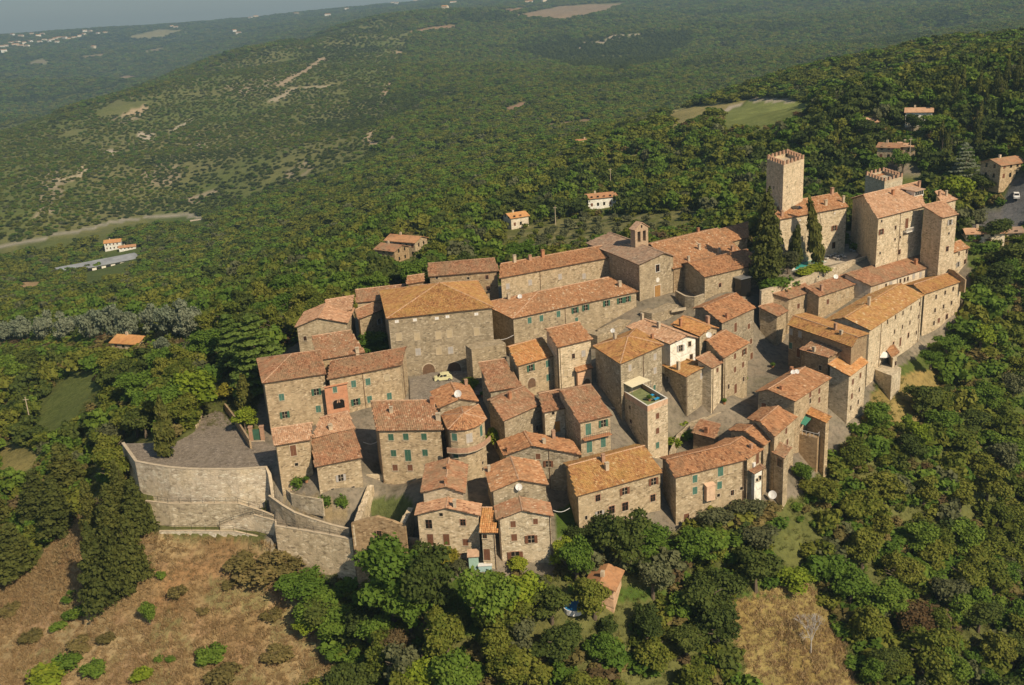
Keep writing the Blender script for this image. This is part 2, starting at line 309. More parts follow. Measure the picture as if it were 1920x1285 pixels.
 ('N2', Fg, [(1312,631),(1348,616),(1333,613),(1280,592)], 9.0, 0.0, 'tan', 'orange', 0, 'house with an orange roof, tall chimneys and a white dish behind the white house'),
 ('N3', G, [(1354,606),(1418,577),(1315,576),(1383,550)], 8.8, -4.0, 'grey', 'red', .5, 'large stone house with a rounded red roof standing over the upper street'),
 ('N4', G, [(1357,672),(1407,642),(1314,637),(1374,621)], 6.0, -5.0, 'tan', 'red', .2, 'stone house with four rows of small windows along the main street'),
 ('N5', S, [(1335,691),(1357,680),(1332,660),(1304,673)], 4.8, -5.5, 'pale', 'brown', 0, 'narrow pale house with a small brown roof and one brown shutter on the main street'),
 ('N6', Fg, [(1286,707),(1335,692),(1314,681),(1275,668)], 3.6, -6.5, 'grey', 'lichen', 0, 'stone house with a yellow edged roof above the vine covered yard'),
]
SLOPE = {'PA': .30, 'CM': .36, 'H1': .26, 'H3': .34, 'CR': .28, 'F8': .34, 'E5': .33}
def inset(P, d):
    P = [np.array(p[:2], float) for p in P]; n = len(P); out = []
    for i in range(n):
        a, b, c = P[i - 1], P[i], P[(i + 1) % n]
        u = (b - a) / np.linalg.norm(b - a); v = (c - b) / np.linalg.norm(c - b)
        nu = np.array([-u[1], u[0]]); nv = np.array([-v[1], v[0]])
        s = nu + nv; s = s / max(0.3, (s @ nu)) if abs(s @ nu) > .2 else nu
        out.append(b + d * s)
    return out
def area2(P):
    return sum(P[i][0] * P[(i + 1) % len(P)][1] - P[(i + 1) % len(P)][0] * P[i][1] for i in range(len(P)))
def solve_roof(h):
    """returns list of roof planes (each a 3-D polygon whose first edge is level) and the eave polygon"""
    key, typ, px, ze, zg, st, tl, k, lab = h
    sl_ = SLOPE.get(key, .32)
    A, B = un(*px[0], ze), un(*px[1], ze)
    ab = B - A; L = np.linalg.norm(ab); e = ab / L; nrm = np.array([-e[1], e[0], 0])
    lift = lambda p, z: np.array([p[0], p[1], z])
    if typ in (G, S, Hp):
        p1, p2 = (px[3], px[2]) if typ == S else (px[2], px[3])
        lo, hi = 0.05, 9.0
        for _ in range(40):
            r = (lo + hi) / 2
            m_ = (un(*p1, ze + r) + un(*p2, ze + r)) / 2
            if r < sl_ * ((m_ - A) @ nrm): lo = r
            else: hi = r
        d1 = (un(*p1, ze + r) - A) @ nrm; d2 = (un(*p2, ze + r) - A) @ nrm; d = (d1 + d2) / 2
        R1 = A + e * ((un(*p1, ze + r) - A) @ e) + nrm * d; R2 = A + e * ((un(*p2, ze + r) - A) @ e) + nrm * d
        R1[2] = R2[2] = ze + r
        if typ == Hp:
            C_, D_ = lift(B + nrm * 2 * d, ze), lift(A + nrm * 2 * d, ze)
            gR = (R2 - A) @ e > L - 1.5; gL = (R1 - A) @ e < 1.5      # a gable end instead of a hip
            if gR: R2 = B + nrm * d; R2[2] = ze + r
            if gL: R1 = A + nrm * d; R1[2] = ze + r
            pl = [[A, B, R2, R1], [C_, D_, R1, R2]] + ([] if gL else [[D_, A, R1]]) + ([] if gR else [[B, C_, R2]])
            return pl, [A, B, C_, D_]
        if typ == S or k == 0: return [[A, B, R2, R1]], [A, B, R2, R1]
        zb = ze + r - k * r
        A2 = R1 + k * (R1 - A); B2 = R2 + k * (R2 - B); A2[2] = B2[2] = zb
        return [[A, B, R2, R1], [B2, A2, R1, R2]], [A, B, B2, A2]
    if typ == Fg:
        t = 0.5
        for _ in range(3):
            rise = sl_ * min(t, 1 - t) * L + sl_ * .5 * abs(.5 - t) * L
            P = un(*px[2], ze + rise); t = min(.7, max(.3, ((P - A) @ e) / L))
        P = A + e * t * L; P[2] = ze + rise
        Q = un(*px[3], ze + rise); w = Q - P; w[2] = 0
        A2, B2 = A + w, B + w
        return [[A2, A, P, P + w], [B, B2, P + w, P]], [A, B, B2, A2]
    if typ == 'P':
        E_ = [un(*p, ze) for p in px[:-1]]; c = un(*px[-1], ze + 1.7)
        return [[E_[i], E_[(i + 1) % len(E_)], c] for i in range(len(E_))], E_
    if typ == Qd:
        L_ = un(*px[2], ze); B2 = B + (L_ - A); c = (A + B + B2 + L_) / 4
        c[2] = ze + sl_ * 0.5 * min(np.linalg.norm(B - A), np.linalg.norm(L_ - A))
        return [[A, B, c], [B, B2, c], [B2, L_, c], [L_, A, c]], [A, B, B2, L_]
ROOFS = {h[0]: solve_roof(h) for h in HOUSES}

# ---------------------------------------------------------------- the lie of the land
CT = []   # (azimuth, ln distance, z)
def ctl(p): CT.append((math.atan2(p[0], p[1]) / .12, math.log(math.hypot(p[0], p[1])) / .12, p[2]))
for h in HOUSES:
    pl, ev = ROOFS[h[0]]
    if h[0] in ('L5', 'L7', 'L9', 'M4b', 'R4', 'E7', 'CS', 'E6', 'E2b', 'E4b', 'W6'): continue
    A, B = ev[0], ev[1]; m_ = (A + B) / 2; e_ = (B - A) / np.linalg.norm(B - A)
    m_ = (m_ + np.array([e_[1], -e_[0], 0]) * 1.5) if h[0] != 'W3' else ev[3] * .5 + ev[0] * .5; m_[2] = h[4]; ctl(m_)
NEAR = [(1420,690,-4.5),(1380,745,-6),(1330,800,-7),(1250,835,-9),(830,712,0),(780,735,-.6),(900,720,-1.2),
 (350,850,-3),(420,820,-3),(480,860,-3.2),(400,785,-2.6),(375,740,-3),(440,690,-3),(380,925,-8.7),(280,925,-8.7),(450,935,-8.7),
 (400,992,-13.2),(310,1003,-13.6),(480,1000,-13),(510,950,-8.6),(590,975,-9.8),(640,960,-9),(560,930,-7),(510,885,-3.6),
 (650,1050,-17.5),(570,1035,-15.5),(620,1090,-19),(720,955,-9.2),(790,900,-8),(750,900,-8),(720,1120,-19),(830,1085,-14),
 (1230,572,6.4),(1255,592,4),(1300,560,6.4),(1380,565,6.4),(1450,525,7.5),(1490,610,-1),(1455,640,-3),
 (1045,935,-9.5),(1050,880,-8),(900,880,-7),(930,830,-5),(1110,1020,-13.5),(1180,1040,-13.8),
 (950,1100,-14),(1000,1140,-15),(840,1130,-15.5),(1120,1090,-15),(1080,1165,-17),(1000,1180,-18.5),(960,1270,-21.5),(700,1260,-25),(500,1260,-27.5),
 (300,1270,-27.5),(100,1270,-29),(-100,1270,-31),(-300,1270,-34),(300,1120,-20.5),(150,1150,-25),(420,1100,-19.5),(60,1050,-26),(-150,1050,-32),
 (170,960,-17),(215,900,-10),(100,880,-20),(0,900,-24),(-200,900,-34),(100,780,-20),(0,700,-32),(-200,700,-45),(200,740,-12),(120,640,-30),(300,700,-6),(250,640,-14),(0,600,-48),(-250,600,-60),
 (400,640,-4),(480,600,-3),(560,540,-12),(350,560,-28),(500,500,-40),(200,520,-72),(0,520,-90),(-250,520,-100),(620,520,-14),(600,450,-50),(700,500,-10),
 (1340,950,-14),(1280,1010,-15),(1450,940,-15),(1530,880,-15),(1330,1100,-20),(1500,1050,-23),(1250,1270,-26),(1450,1270,-30),(1700,1270,-36),(1920,1270,-44),(2200,1270,-50),
 (1620,800,-13),(1680,720,-10.5),(1740,660,-9.5),(1790,600,-8),(1830,560,-2),(1700,900,-21),(1650,1060,-28),(1850,750,-20),(1900,900,-33),(1900,1080,-40),(2200,900,-48),(2200,650,-22),
 (1900,620,-11),(1850,480,5),(1920,440,7),(1900,400,10),(1870,345,14),(2200,400,8),(1800,300,14),(1700,300,12),(1680,330,11),
 (880,480,-3),(760,500,-8),(960,440,-8),(1150,440,-1),(1080,400,-6),(1130,385,-5),(1300,420,2),(1250,380,-2),(1400,380,5),(1550,340,8)]
for p in NEAR: ctl(un(*p))
MID = [(1300,350,390),(1280,300,460),(1150,300,500),(1400,215,580),(1540,205,590),(1260,230,560),(1650,240,420),(1720,225,410),(1600,170,640),(1720,150,560),(1850,200,430),(1920,260,350),(2200,200,420),
 (1920,75,760),(1800,85,790),(1700,105,800),(1500,140,800),(1350,185,720),(1220,240,680),(2250,60,700),
 (900,350,550),(1000,300,640),(850,400,430),(700,420,520),(700,350,740),(560,420,640),
 (0,465,900),(-300,480,900),(150,432,930),(300,405,980),(400,400,960),(330,360,1080),(300,330,1150),(300,250,1450),(300,165,2000),(150,200,1850),(0,245,1700),(-300,320,1500),(0,400,1000),(0,300,1350),(-300,400,1100),
 (450,100,2350),(500,90,2600),(500,200,1500),(500,300,1080),(500,380,860),(480,450,680),(640,53,3000),(640,150,1700),(640,250,1150),(640,330,880),
 (720,32,3200),(700,200,1400),(700,100,2300),(760,280,960),(850,200,1250),(850,120,2000),(850,60,2800),(850,22,4000),(880,280,850),
 (1000,250,900),(1000,150,1500),(1000,60,2800),(1000,5,4500),(1150,250,680),(1150,200,1150),(1150,100,2200),(1150,20,3600),(1150,-30,5000),
 (1300,155,1400),(1300,60,2500),(1300,0,4000),(1300,-50,5500),(1500,105,1700),(1500,40,2800),(1500,0,3600),(1500,-60,5000),
 (1700,70,2300),(1700,0,3500),(1700,-70,5000),(1920,50,1900),(1920,0,2700),(1920,-90,4500),(2300,-80,4500),(2300,30,1700),
 (0,225,2500),(0,180,3200),(0,130,4300),(0,95,5300),(0,69,6500),(-400,110,5300),(-400,92,6500),(-400,260,2500),
 (150,150,3500),(150,100,5000),(150,58,6800),(300,112,4600),(300,82,5500),(300,53,6500),(300,48,7200),(500,76,4200),(500,50,5500),(500,32,7200),(640,36,5000),(640,17,7000),(750,10,6500),(850,-2,7000),
 (1000,-25,7500),(1400,-80,7500),(1900,-120,7500)]
for px, py, D in MID: ctl(unD(px, py, D))
for px, D, z in [(0,2100,-150),(150,2600,-150),(300,3000,-140),(300,3800,-150),(450,3100,-110),(640,3900,-25),(500,3400,-80),(850,5000,40),(1350,950,-45),(1500,1150,-55),(1700,1200,-60),(1920,1200,-45),(1220,880,-40),
                 (0,9000,-20),(500,9500,10),(-400,9000,-40),(1500,9500,300),(1000,9500,90),(2200,9500,300)]:
    p = unD(px, 500, D); p[2] = z; ctl(p)
CT = np.array(CT)
_S = 30.0
def _tps(r2): return r2 * np.log(r2 + 1e-12) * .5
_n = len(CT); _K = _tps(((CT[:, None, :2] - CT[None, :, :2]) ** 2).sum(-1)) + np.eye(_n) * 0.012
_Pm = np.c_[np.ones(_n), CT[:, :2]]
_A = np.block([[_K, _Pm], [_Pm.T, np.zeros((3, 3))]])
_W = np.linalg.solve(_A, np.r_[CT[:, 2], 0, 0, 0])
def rbf(x, y):
    x = np.atleast_1d(np.asarray(x, float)); y = np.atleast_1d(np.asarray(y, float)); out = np.empty(len(x))
    for s in range(0, len(x), 20000):
        u = np.stack([np.arctan2(x[s:s + 20000], y[s:s + 20000]) / .12, np.log(np.hypot(x[s:s + 20000], y[s:s + 20000])) / .12], 1)
        d2 = ((u[:, None, :] - CT[None, :, :2]) ** 2).sum(-1)
        out[s:s + 20000] = _tps(d2) @ _W[:_n] + _W[_n] + u @ _W[_n + 1:]
    return out
def hsh(ix, iy, k=0):
    v = np.sin(ix * 127.1 + iy * 311.7 + k * 74.7) * 43758.5453; return v - np.floor(v)
def vnoise(x, y, k=0):
    ix, iy = np.floor(x), np.floor(y); fx, fy = x - ix, y - iy; fx = fx * fx * (3 - 2 * fx); fy = fy * fy * (3 - 2 * fy)
    a, b, c, d = hsh(ix, iy, k), hsh(ix + 1, iy, k), hsh(ix, iy + 1, k), hsh(ix + 1, iy + 1, k)
    return (a * (1 - fx) + b * fx) * (1 - fy) + (c * (1 - fx) + d * fx) * fy
def fbm(x, y, o=4, k=0):
    s = 0; a = .5; f = 1.0
    for i in range(o): s = s + a * vnoise(x * f, y * f, k + i); a *= .5; f *= 2.03
    return s
def inpoly(P, x, y):
    P = np.asarray(P, float); ins = np.zeros(np.shape(x), bool); j = len(P) - 1
    for i in range(len(P)):
        xi, yi, xj, yj = P[i, 0], P[i, 1], P[j, 0], P[j, 1]
        c = ((yi > y) != (yj > y)) & (x < (xj - xi) * (y - yi) / (yj - yi + 1e-12) + xi); ins ^= c; j = i
    return ins
# level places cut into the slope: world polygons with their height
FLAT = []
def flat(px, z): FLAT.append(([un(*p, z)[:2] for p in px], z))
flat([(200,948),(500,962),(508,950),(503,925),(497,893),(440,895),(330,891),(258,882),(225,860)], -9.0)     # ledge under the square's wall
PLAZA = [(230,832),(254,866),(314,877),(385,881),(443,881),(499,877),(516,868),(520,840),(500,830),(468,818),(452,800),(425,772),(402,770),(373,786),(362,812),(330,829),(300,830)]
flat(PLAZA, -3.15)
flat([(290,1004),(438,1002),(512,1020),(520,985),(440,960),(300,958)], -13.3)
flat([(1432,541),(1500,524),(1563,504),(1644,480),(1600,425),(1440,425)], 9.0)
def relief(x, y):
    D = np.hypot(x, y); w = np.clip((D - 300) / 400, 0, 1)
    n = (fbm(x / 260, y / 260, 4, 3) - .47) * 26 * w * np.clip((D - 400) / 1800, .15, 1) + (fbm(x / 60, y / 60, 3, 9) - .45) * 6 * w
    return n
def ground(x, y, flats=True):
    x = np.atleast_1d(np.asarray(x, float)); y = np.atleast_1d(np.asarray(y, float))
    z = rbf(x, y) + relief(x, y)
    if flats:
        for P, zz in FLAT: z = np.where(inpoly(P, x, y), zz, z)
    return z
def hit(px, py, d0=110, d1=9000):
    """where the line of sight through a photo pixel meets the ground"""
    r = ray(px, py); hl = math.hypot(r[0], r[1]); D = np.geomspace(d0, d1, 500)
    x, y = r[0] / hl * D, r[1] / hl * D; zr = HCAM + r[2] / hl * D
    below = np.nonzero(zr < ground(x, y))[0]
    if not len(below): return None
    i = below[0]; a, b = (D[i - 1] if i else D[0]), D[i]
    for _ in range(12):
        m_ = (a + b) / 2
        if HCAM + r[2] / hl * m_ < ground([r[0] / hl * m_], [r[1] / hl * m_])[0]: b = m_
        else: a = m_
    return np.array([r[0] / hl * b, r[1] / hl * b, ground([r[0] / hl * b], [r[1] / hl * b])[0]])

az = np.radians(np.arange(-41, 41.01, .2)); DD = list(np.arange(96, 330, .9))
while DD[-1] < 11000: DD.append(DD[-1] * 1.013 + .2)
DD = np.array(DD); AZ, DG = np.meshgrid(az, DD); X = (np.sin(AZ) * DG).ravel(); Y = (np.cos(AZ) * DG).ravel()
Z = ground(X, Y)
PXY = pr(np.stack([X, Y, Z], 1))
def shade_poly(poly, x=None, y=None):
    return inpoly(poly, PXY[:, 0] if x is None else x, PXY[:, 1] if y is None else y)
# colour of the ground by what grows on it (real places: dry grass, lawn, paving, ploughed and mown fields, bare rock)
GCOL = np.zeros((len(X), 3)); dist = np.hypot(X, Y)
nz = fbm(X / 9, Y / 9, 4, 21); nb = fbm(X / 90, Y / 90, 4, 33)
C_ = lambda a, b, t: np.outer(1 - t, a) + np.outer(t, b)
GCOL[:] = C_((.1, .125, .03), (.15, .15, .05), np.clip((nb - .35) * 3, 0, 1))
DRY = [(-400,1400),(-400,1000),(0,1090),(60,1060),(130,980),(160,935),(200,940),(290,1000),(500,1015),(560,1050),(620,1110),(600,1200),(640,1300),(560,1400)]
DRY2 = [(1340,1140),(1500,1080),(1560,1150),(1610,1290),(1620,1400),(1380,1400),(1400,1250)]
m_ = shade_poly(DRY); t_ = np.clip((nz - .25) * 2, 0, 1); GCOL[m_] = C_((.33, .215, .1), (.45, .33, .17), t_)[m_]
n2 = fbm(X / 7, Y / 7, 4, 51); n3 = fbm(X / 5, Y / 5, 4, 77); k_ = m_ & (n2 > .53); GCOL[k_] = C_((.24, .2, .085), (.33, .26, .12), t_)[k_]; k_ = m_ & (n3 > .6); GCOL[k_] = C_((.31, .185, .085), (.4, .27, .15), t_)[k_]
m_ = shade_poly(DRY2) | shade_poly([(1600,760),(1700,700),(1760,690),(1800,760),(1840,840),(1760,800),(1680,800),(1640,850)]) ; GCOL[m_] = C_((.28, .2, .07), (.33, .26, .1), t_)[m_]
VILL = [(497,690),(560,640),(650,600),(690,590),(800,555),(940,535),(1140,505),(1300,495),(1440,465),(1600,432),(1770,430),(1825,510),(1800,620),(1700,680),(1640,720),(1620,790),(1560,850),(1500,930),(1400,960),(1250,1000),(1060,1010),(1040,1080),(780,1085),(650,1100),(500,1030),(500,880),(480,780)]
m_ = shade_poly(VILL) & (dist < 330); GCOL[m_] = C_((.2, .165, .12), (.3, .25, .18), t_)[m_]
m_ = shade_poly([(685,620),(730,610),(735,680),(690,665)]) | shade_poly([(1040,960),(1080,940),(1100,1000),(1045,1010)]) | shade_poly([(820,1090),(880,1080),(905,1200),(800,1190)]) | shade_poly([(1500,1120),(1000,1090),(1060,1090),(1080,1130),(990,1130)])
GCOL[m_] = C_((.07, .12, .02), (.12, .16, .035), t_)[m_]
m_ = shade_poly([(690,935),(760,930),(790,960),(740,985),(690,965)]); GCOL[m_] = (.13, .15, .05)
m_ = shade_poly([(530,930),(600,935),(650,960),(655,985),(560,955)]); GCOL[m_] = C_((.3, .22, .12), (.36, .28, .15), t_)[m_]
FIELDS = [([(1245,212),(1300,200),(1410,188),(1352,214),(1260,240)], (.3, .25, .1)), ([(1352,214),(1415,187),(1490,188),(1545,203),(1440,240),(1352,248)], (.2, .22, .065)),
 ([(750,66),(800,52),(858,46),(856,56),(790,62),(745,72)], (.32, .2, .12)), ([(175,212),(215,192),(290,190),(250,208),(190,220)], (.27, .21, .12)),
 ([(100,262),(130,245),(170,240),(150,252),(105,262)], (.3, .24, .13)), ([(960,30),(1050,12),(1180,4),(1130,25),(1050,40)], (.3, .21, .13)), ([(920,20),(1010,12),(960,26)], (.32, .18, .1)),
 ([(218,150),(238,140),(262,146),(236,153)], (.3, .2, .13)), ([(240,70),(300,55),(345,58),(300,72),(240,74)], (.3, .26, .13)), ([(50,118),(85,108),(88,120),(60,122)], (.26, .22, .13)),
 ([(155,105),(200,100),(190,108),(150,110)], (.26, .19, .1)), ([(270,96),(310,88),(300,97),(270,100)], (.25, .2, .11)), ([(30,530),(80,528),(76,545),(35,545)], (.4, .26, .13)),
 ([(1350,168),(1400,158),(1380,172)], (.34, .24, .14)), ([(1620,140),(1690,122),(1680,136),(1640,142)], (.27, .19, .1)), ([(1840,75),(1885,66),(1880,76)], (.36, .22, .12)),
 ([(1130,300),(1180,290),(1290,284),(1290,292),(1200,300),(1135,310)], (.24, .21, .08)), ([(890,322),(930,308),(945,310),(900,325)], (.32, .22, .13)), ([(780,362),(800,356),(805,366),(785,372)], (.3, .2, .12)),
 ([(940,205),(985,190),(988,200),(950,212)], (.3, .19, .12)), ([(1140,250),(1190,238),(1190,246),(1150,254)], (.28, .19, .12)), ([(1020,235),(1110,222),(1110,232),(1030,242)], (.24, .17, .1)),
 ([(935,445),(1000,420),(1120,405),(1300,395),(1320,430),(1210,440),(1090,460),(960,480),(930,470)], (.17, .15, .055)), ([(740,450),(800,435),(840,445),(800,460)], (.2, .17, .07)), ([(860,470),(910,462),(915,480),(870,485)], (.34, .29, .21)),
 ([(180,620),(260,630),(275,655),(235,662),(180,640)], (.4, .25, .12)), ([(140,690),(185,715),(190,760),(90,830),(60,790)], (.13, .15, .04)), ([(0,830),(80,850),(70,905),(0,905)], (.24, .2, .07)),
 ([(1690,235),(1720,228),(1750,240),(1700,250)], (.3, .25, .18)), ([(1640,305),(1700,300),(1740,330),(1640,330)], (.28, .23, .17)), ([(1800,400),(1920,380),(1920,440),(1850,450),(1800,432)], (.14, .13, .12)), ([(1890,340),(1920,300),(1960,420),(1880,420)], (.12, .12, .12))]
for poly, c in FIELDS:
    m_ = shade_poly(poly) & (dist > 250); GCOL[m_] = np.array(c) * (.8 + .5 * nz[m_])[:, None]
# thin scrub and bare rock on the opposite hillside
HILL = [(-400,480),(-400,330),(0,240),(300,165),(450,105),(640,55),(720,35),(770,60),(720,200),(690,300),(560,350),(400,395),(200,430),(0,468)]
m_ = shade_poly(HILL) & (dist > 800)
GCOL[m_] = C_((.13, .15, .04), (.2, .185, .07), np.clip((nb - .3) * 2.6, 0, 1))[m_]
for poly in ([(415,165),(450,150),(500,145),(530,135),(560,128),(560,140),(500,165),(455,180),(440,192)], [(350,260),(390,265),(385,285),(360,290)], [(525,158),(570,130),(610,108),(605,120),(560,145),(530,162)], [(355,375),(400,360),(390,370),(360,388)],
             [(530,325),(575,300),(590,315),(550,345)], [(205,222),(265,208),(270,225),(215,240)], [(90,300),(125,330),(110,400),(60,420)], [(260,320),(330,300),(340,340),(280,350)]):
    m_ = shade_poly(poly) & (dist > 600) & (fbm(X / 14, Y / 14, 3, 5) > .4); GCOL[m_] = C_((.27, .22, .12), (.38, .31, .2), t_)[m_]
OL = shade_poly([(935,445),(1000,420),(1120,405),(1300,395),(1400,420),(1320,440),(1210,450),(1090,470),(960,488),(930,470)]) & (dist > 250) & (dist < 480); GCOL[OL] = C_((.12, .13, .035), (.29, .25, .11), np.clip((fbm(X / 7, Y / 4, 4, 8) - .3) * 2.5, 0, 1))[OL]
ROADS = [([(-60,478),(0,464),(60,452),(150,433),(240,412),(300,405),(355,403),(372,408)], 5, (.34, .3, .22)),
 ([(230,218),(268,202),(264,212)], 9, (.5, .37, .22)), ([(268,250),(276,262),(280,255)], 7, (.55, .45, .33)), ([(205,283),(213,292)], 8, (.55, .45, .33)), ([(157,310),(160,322),(150,330),(120,338)], 5, (.5, .4, .25)), ([(325,245),(352,230)], 4, (.45, .38, .26)),
 ([(505,192),(530,180),(555,165),(610,163)], 5, (.42, .34, .22)), ([(525,160),(570,135),(608,108)], 9, (.4, .3, .19)), ([(745,97),(775,108),(790,118),(805,122),(783,130)], 8, (.48, .34, .22)), ([(723,178),(730,165),(742,152)], 8, (.48, .34, .22)),
 ([(690,262),(692,252),(715,240),(722,242)], 4, (.48, .36, .23)), ([(690,262),(700,270),(711,270)], 4, (.5, .38, .25)), ([(735,258),(748,250)], 5, (.42, .32, .2)), ([(1352,212),(1380,198),(1412,187),(1485,189)], 3, (.45, .38, .28)), ([(940,478),(1000,474),(1020,470)], 3, (.45, .38, .28)),
 ([(355,376),(370,368),(400,362)], 4, (.42, .33, .22)), ([(1083,95),(1095,80),(1130,82),(1150,68),(1230,63)], 7, (.42, .34, .24))]
for pts, wd, c in ROADS:
    W_ = [hit(*p) for p in pts]; W_ = [w for w in W_ if w is not None]
    for a, b in zip(W_[:-1], W_[1:]):
        ax, ay = a[:2]; dx, dy = b[:2] - a[:2]; L2 = dx * dx + dy * dy + 1e-9
        t = np.clip(((X - ax) * dx + (Y - ay) * dy) / L2, 0, 1); d = np.hypot(X - ax - t * dx, Y - ay - t * dy)
        m_ = d < np.maximum(wd / 2, 0.005 * dist); GCOL[m_] = c
GROW = np.ones(len(X))
nr, nc = len(DD), len(az)
I = np.arange(nr * nc).reshape(nr, nc); Q = np.stack([I[:-1, :-1], I[:-1, 1:], I[1:, 1:], I[1:, :-1]], -1).reshape(-1, 4)
m, nt, b = mat('hillside_ground', 1.0, 0.05)
at = nd(nt, 'Attribute', attribute_name='tint').outputs['Color']; oc = nd(nt, 'TexCoord').outputs['Object']
c = mix(nt, 1.0, at, ramp(nt, noise(nt, .9, 6, oc, .7), [(.25, (.45, .45, .42)), (.5, (1, 1, 1)), (.8, (1.35, 1.3, 1.2))]), 'MULTIPLY')
c = mix(nt, 1.0, c, ramp(nt, noise(nt, .12, 5, oc, .65), [(.3, (.7, .74, .68)), (.55, (1, 1, 1)), (.8, (1.2, 1.12, 1.05))]), 'MULTIPLY')
nt.links.new(c, b.inputs['Base Color']); bump(nt, b, noise(nt, 1.6, 6, oc, .75), .9, .35)
terr = link(bpy.data.objects.new('hillside_ground', fastmesh('hillside_ground', np.stack([X, Y, Z], 1), Q, m, GCOL, True)))
tag(terr, kind='structure')
# fast look-up of the finished ground for placing things
LD = np.log(DD)
def gz(x, y):
    x = np.atleast_1d(np.asarray(x, float)); y = np.atleast_1d(np.asarray(y, float))
    a = (np.arctan2(x, y) - az[0]) / (az[1] - az[0]); r = np.interp(np.hypot(x, y), DD, np.arange(nr))
    i = np.clip(r.astype(int), 0, nr - 2); j = np.clip(a.astype(int), 0, nc - 2); fr = r - i; fa = np.clip(a - j, 0, 1); Zg = Z.reshape(nr, nc)
    return (Zg[i, j] * (1 - fa) + Zg[i, j + 1] * fa) * (1 - fr) + (Zg[i + 1, j] * (1 - fa) + Zg[i + 1, j + 1] * fa) * fr

# ---------------------------------------------------------------- houses
def plane_z(P):
    a, b, c = np.array(P[0]), np.array(P[1]), np.array(P[2]); n = np.cross(b - a, c - a); n /= n[2]
    return lambda x, y: a[2] - (n[0] * (x - a[0]) + n[1] * (y - a[1]))
def tiles(P, tint_shift=0.0, cw=.35, ch=.45):
    """a field of single curved clay tiles laid on the roof plane P (first edge = eave)"""
    P = [np.array(p, float) for p in P]; e = P[1] - P[0]; e /= np.linalg.norm(e)
    n = np.zeros(3)
    for i in range(1, len(P) - 1): n += np.cross(P[i] - P[0], P[i + 1] - P[0])
    n /= np.linalg.norm(n); v = np.cross(n, e)
    uv = np.array([[(p - P[0]) @ e, (p - P[0]) @ v] for p in P])
    us = np.arange(uv[:, 0].min(), uv[:, 0].max(), cw); vs = np.arange(-.06, uv[:, 1].max(), ch)
    U, Vv = np.meshgrid(us + cw / 2, vs + ch / 2); U = U.ravel(); Vv = Vv.ravel()
    k = inpoly(uv, U, np.maximum(Vv, .12)) | inpoly(uv, U, np.maximum(Vv - .15, .05)); U, Vv = U[k], Vv[k]; N = len(U)
    if N == 0: return np.zeros((0, 3)), np.zeros((0, 4), int), np.zeros(0)
    j = RNG.normal(0, .018, (N, 4)); lift = .05 + np.abs(RNG.normal(0, .012, N)); sag = -.05 * np.sin(np.clip(U / max(uv[:, 0].max(), 1), 0, 1) * 7 + uv[0, 0]) * .5
    out = []
    for du, dv, h in ((-.5, -.58, 0), (0, -.58, 1), (.5, -.58, 0), (.5, .5, 0), (0, .5, 1), (-.5, .5, 0)):
        hh = h * .115 + (lift if dv < 0 else .012) + sag
        out.append(P[0] + np.outer(U + du * cw + j[:, 0], e) + np.outer(Vv + dv * ch + j[:, 1], v) + np.outer(hh + j[:, 2] * .3, n))
    V = np.stack(out, 1).reshape(-1, 3); b = (np.arange(N) * 6)[:, None]
    Qs = np.concatenate([b + [0, 1, 4, 5], b + [1, 2, 3, 4]], 1).reshape(-1, 4)
    tint = np.repeat(np.clip(RNG.beta(3, 3, N) + tint_shift, 0, 1), 6)
    return V, Qs, tint
def ridge_caps(segs, parent, org):
    mb = MB()
    for a, b in segs:
        a, b = Vector(a), Vector(b); L = (b - a).length; n = max(1, int(L / .5))
        for i in range(n):
            p, q = a.lerp(b, i / n), a.lerp(b, (i + 1.08) / n); dz = random.uniform(.04, .075)
            mb.tube(p - Vector(org) + Vector((0, 0, dz + .02)), q - Vector(org) + Vector((0, 0, dz)), .13, 5, .115)
    o = mb.build('ridge_tiles', M['ridge'], parent); tag(o, kind='stuff'); return o
WALLS = {}; HOBJ = {}; RPL = {}
def wallmesh(name, foot, ztop, zbot, m, parent, org):
    V, F, UVs = [], [], []; faces = []
    run = 0
    for i in range(len(foot)):
        a, b = np.array(foot[i]), np.array(foot[(i + 1) % len(foot)]); L = np.linalg.norm(b - a)
        ts = [0.0]; zs = [ztop(*a)]
        tt = np.linspace(0, 1, 41); zz = np.array([ztop(*(a + (b - a) * t)) for t in tt])
        if zz[1:-1].max() > max(zz[0], zz[-1]) + .1: kx = int(zz.argmax()); ts.append(tt[kx]); zs.append(zz[kx])
        ts.append(1.0); zs.append(zz[-1]); o = len(V)
        bot = [(*a, zbot), (*b, zbot)]; top = [(*(a + (b - a) * t), z) for t, z in zip(ts, zs)]
        poly = bot + top[::-1]; V += poly; F.append(tuple(range(o, o + len(poly))))
        UVs += [(run, zbot), (run + L, zbot)] + [(run + t * L, z) for t, z in zip(ts, zs)][::-1]
        faces.append((a, b, zbot, max(zs))); run += L + 3.7
    o = mk(name, V, F, m, parent, org, uv=UVs); return o, faces
def slab(P, th, inner=None):
    top = [np.array(p) for p in P]; n = len(P)
    V = [tuple(p) for p in top] + [tuple(p - np.array([0, 0, th])) for p in top]
    F = [tuple(range(n)), tuple(range(2 * n - 1, n - 1, -1))] + [(i, n + i, n + (i + 1) % n, (i + 1) % n) for i in range(n)]
    return V, F
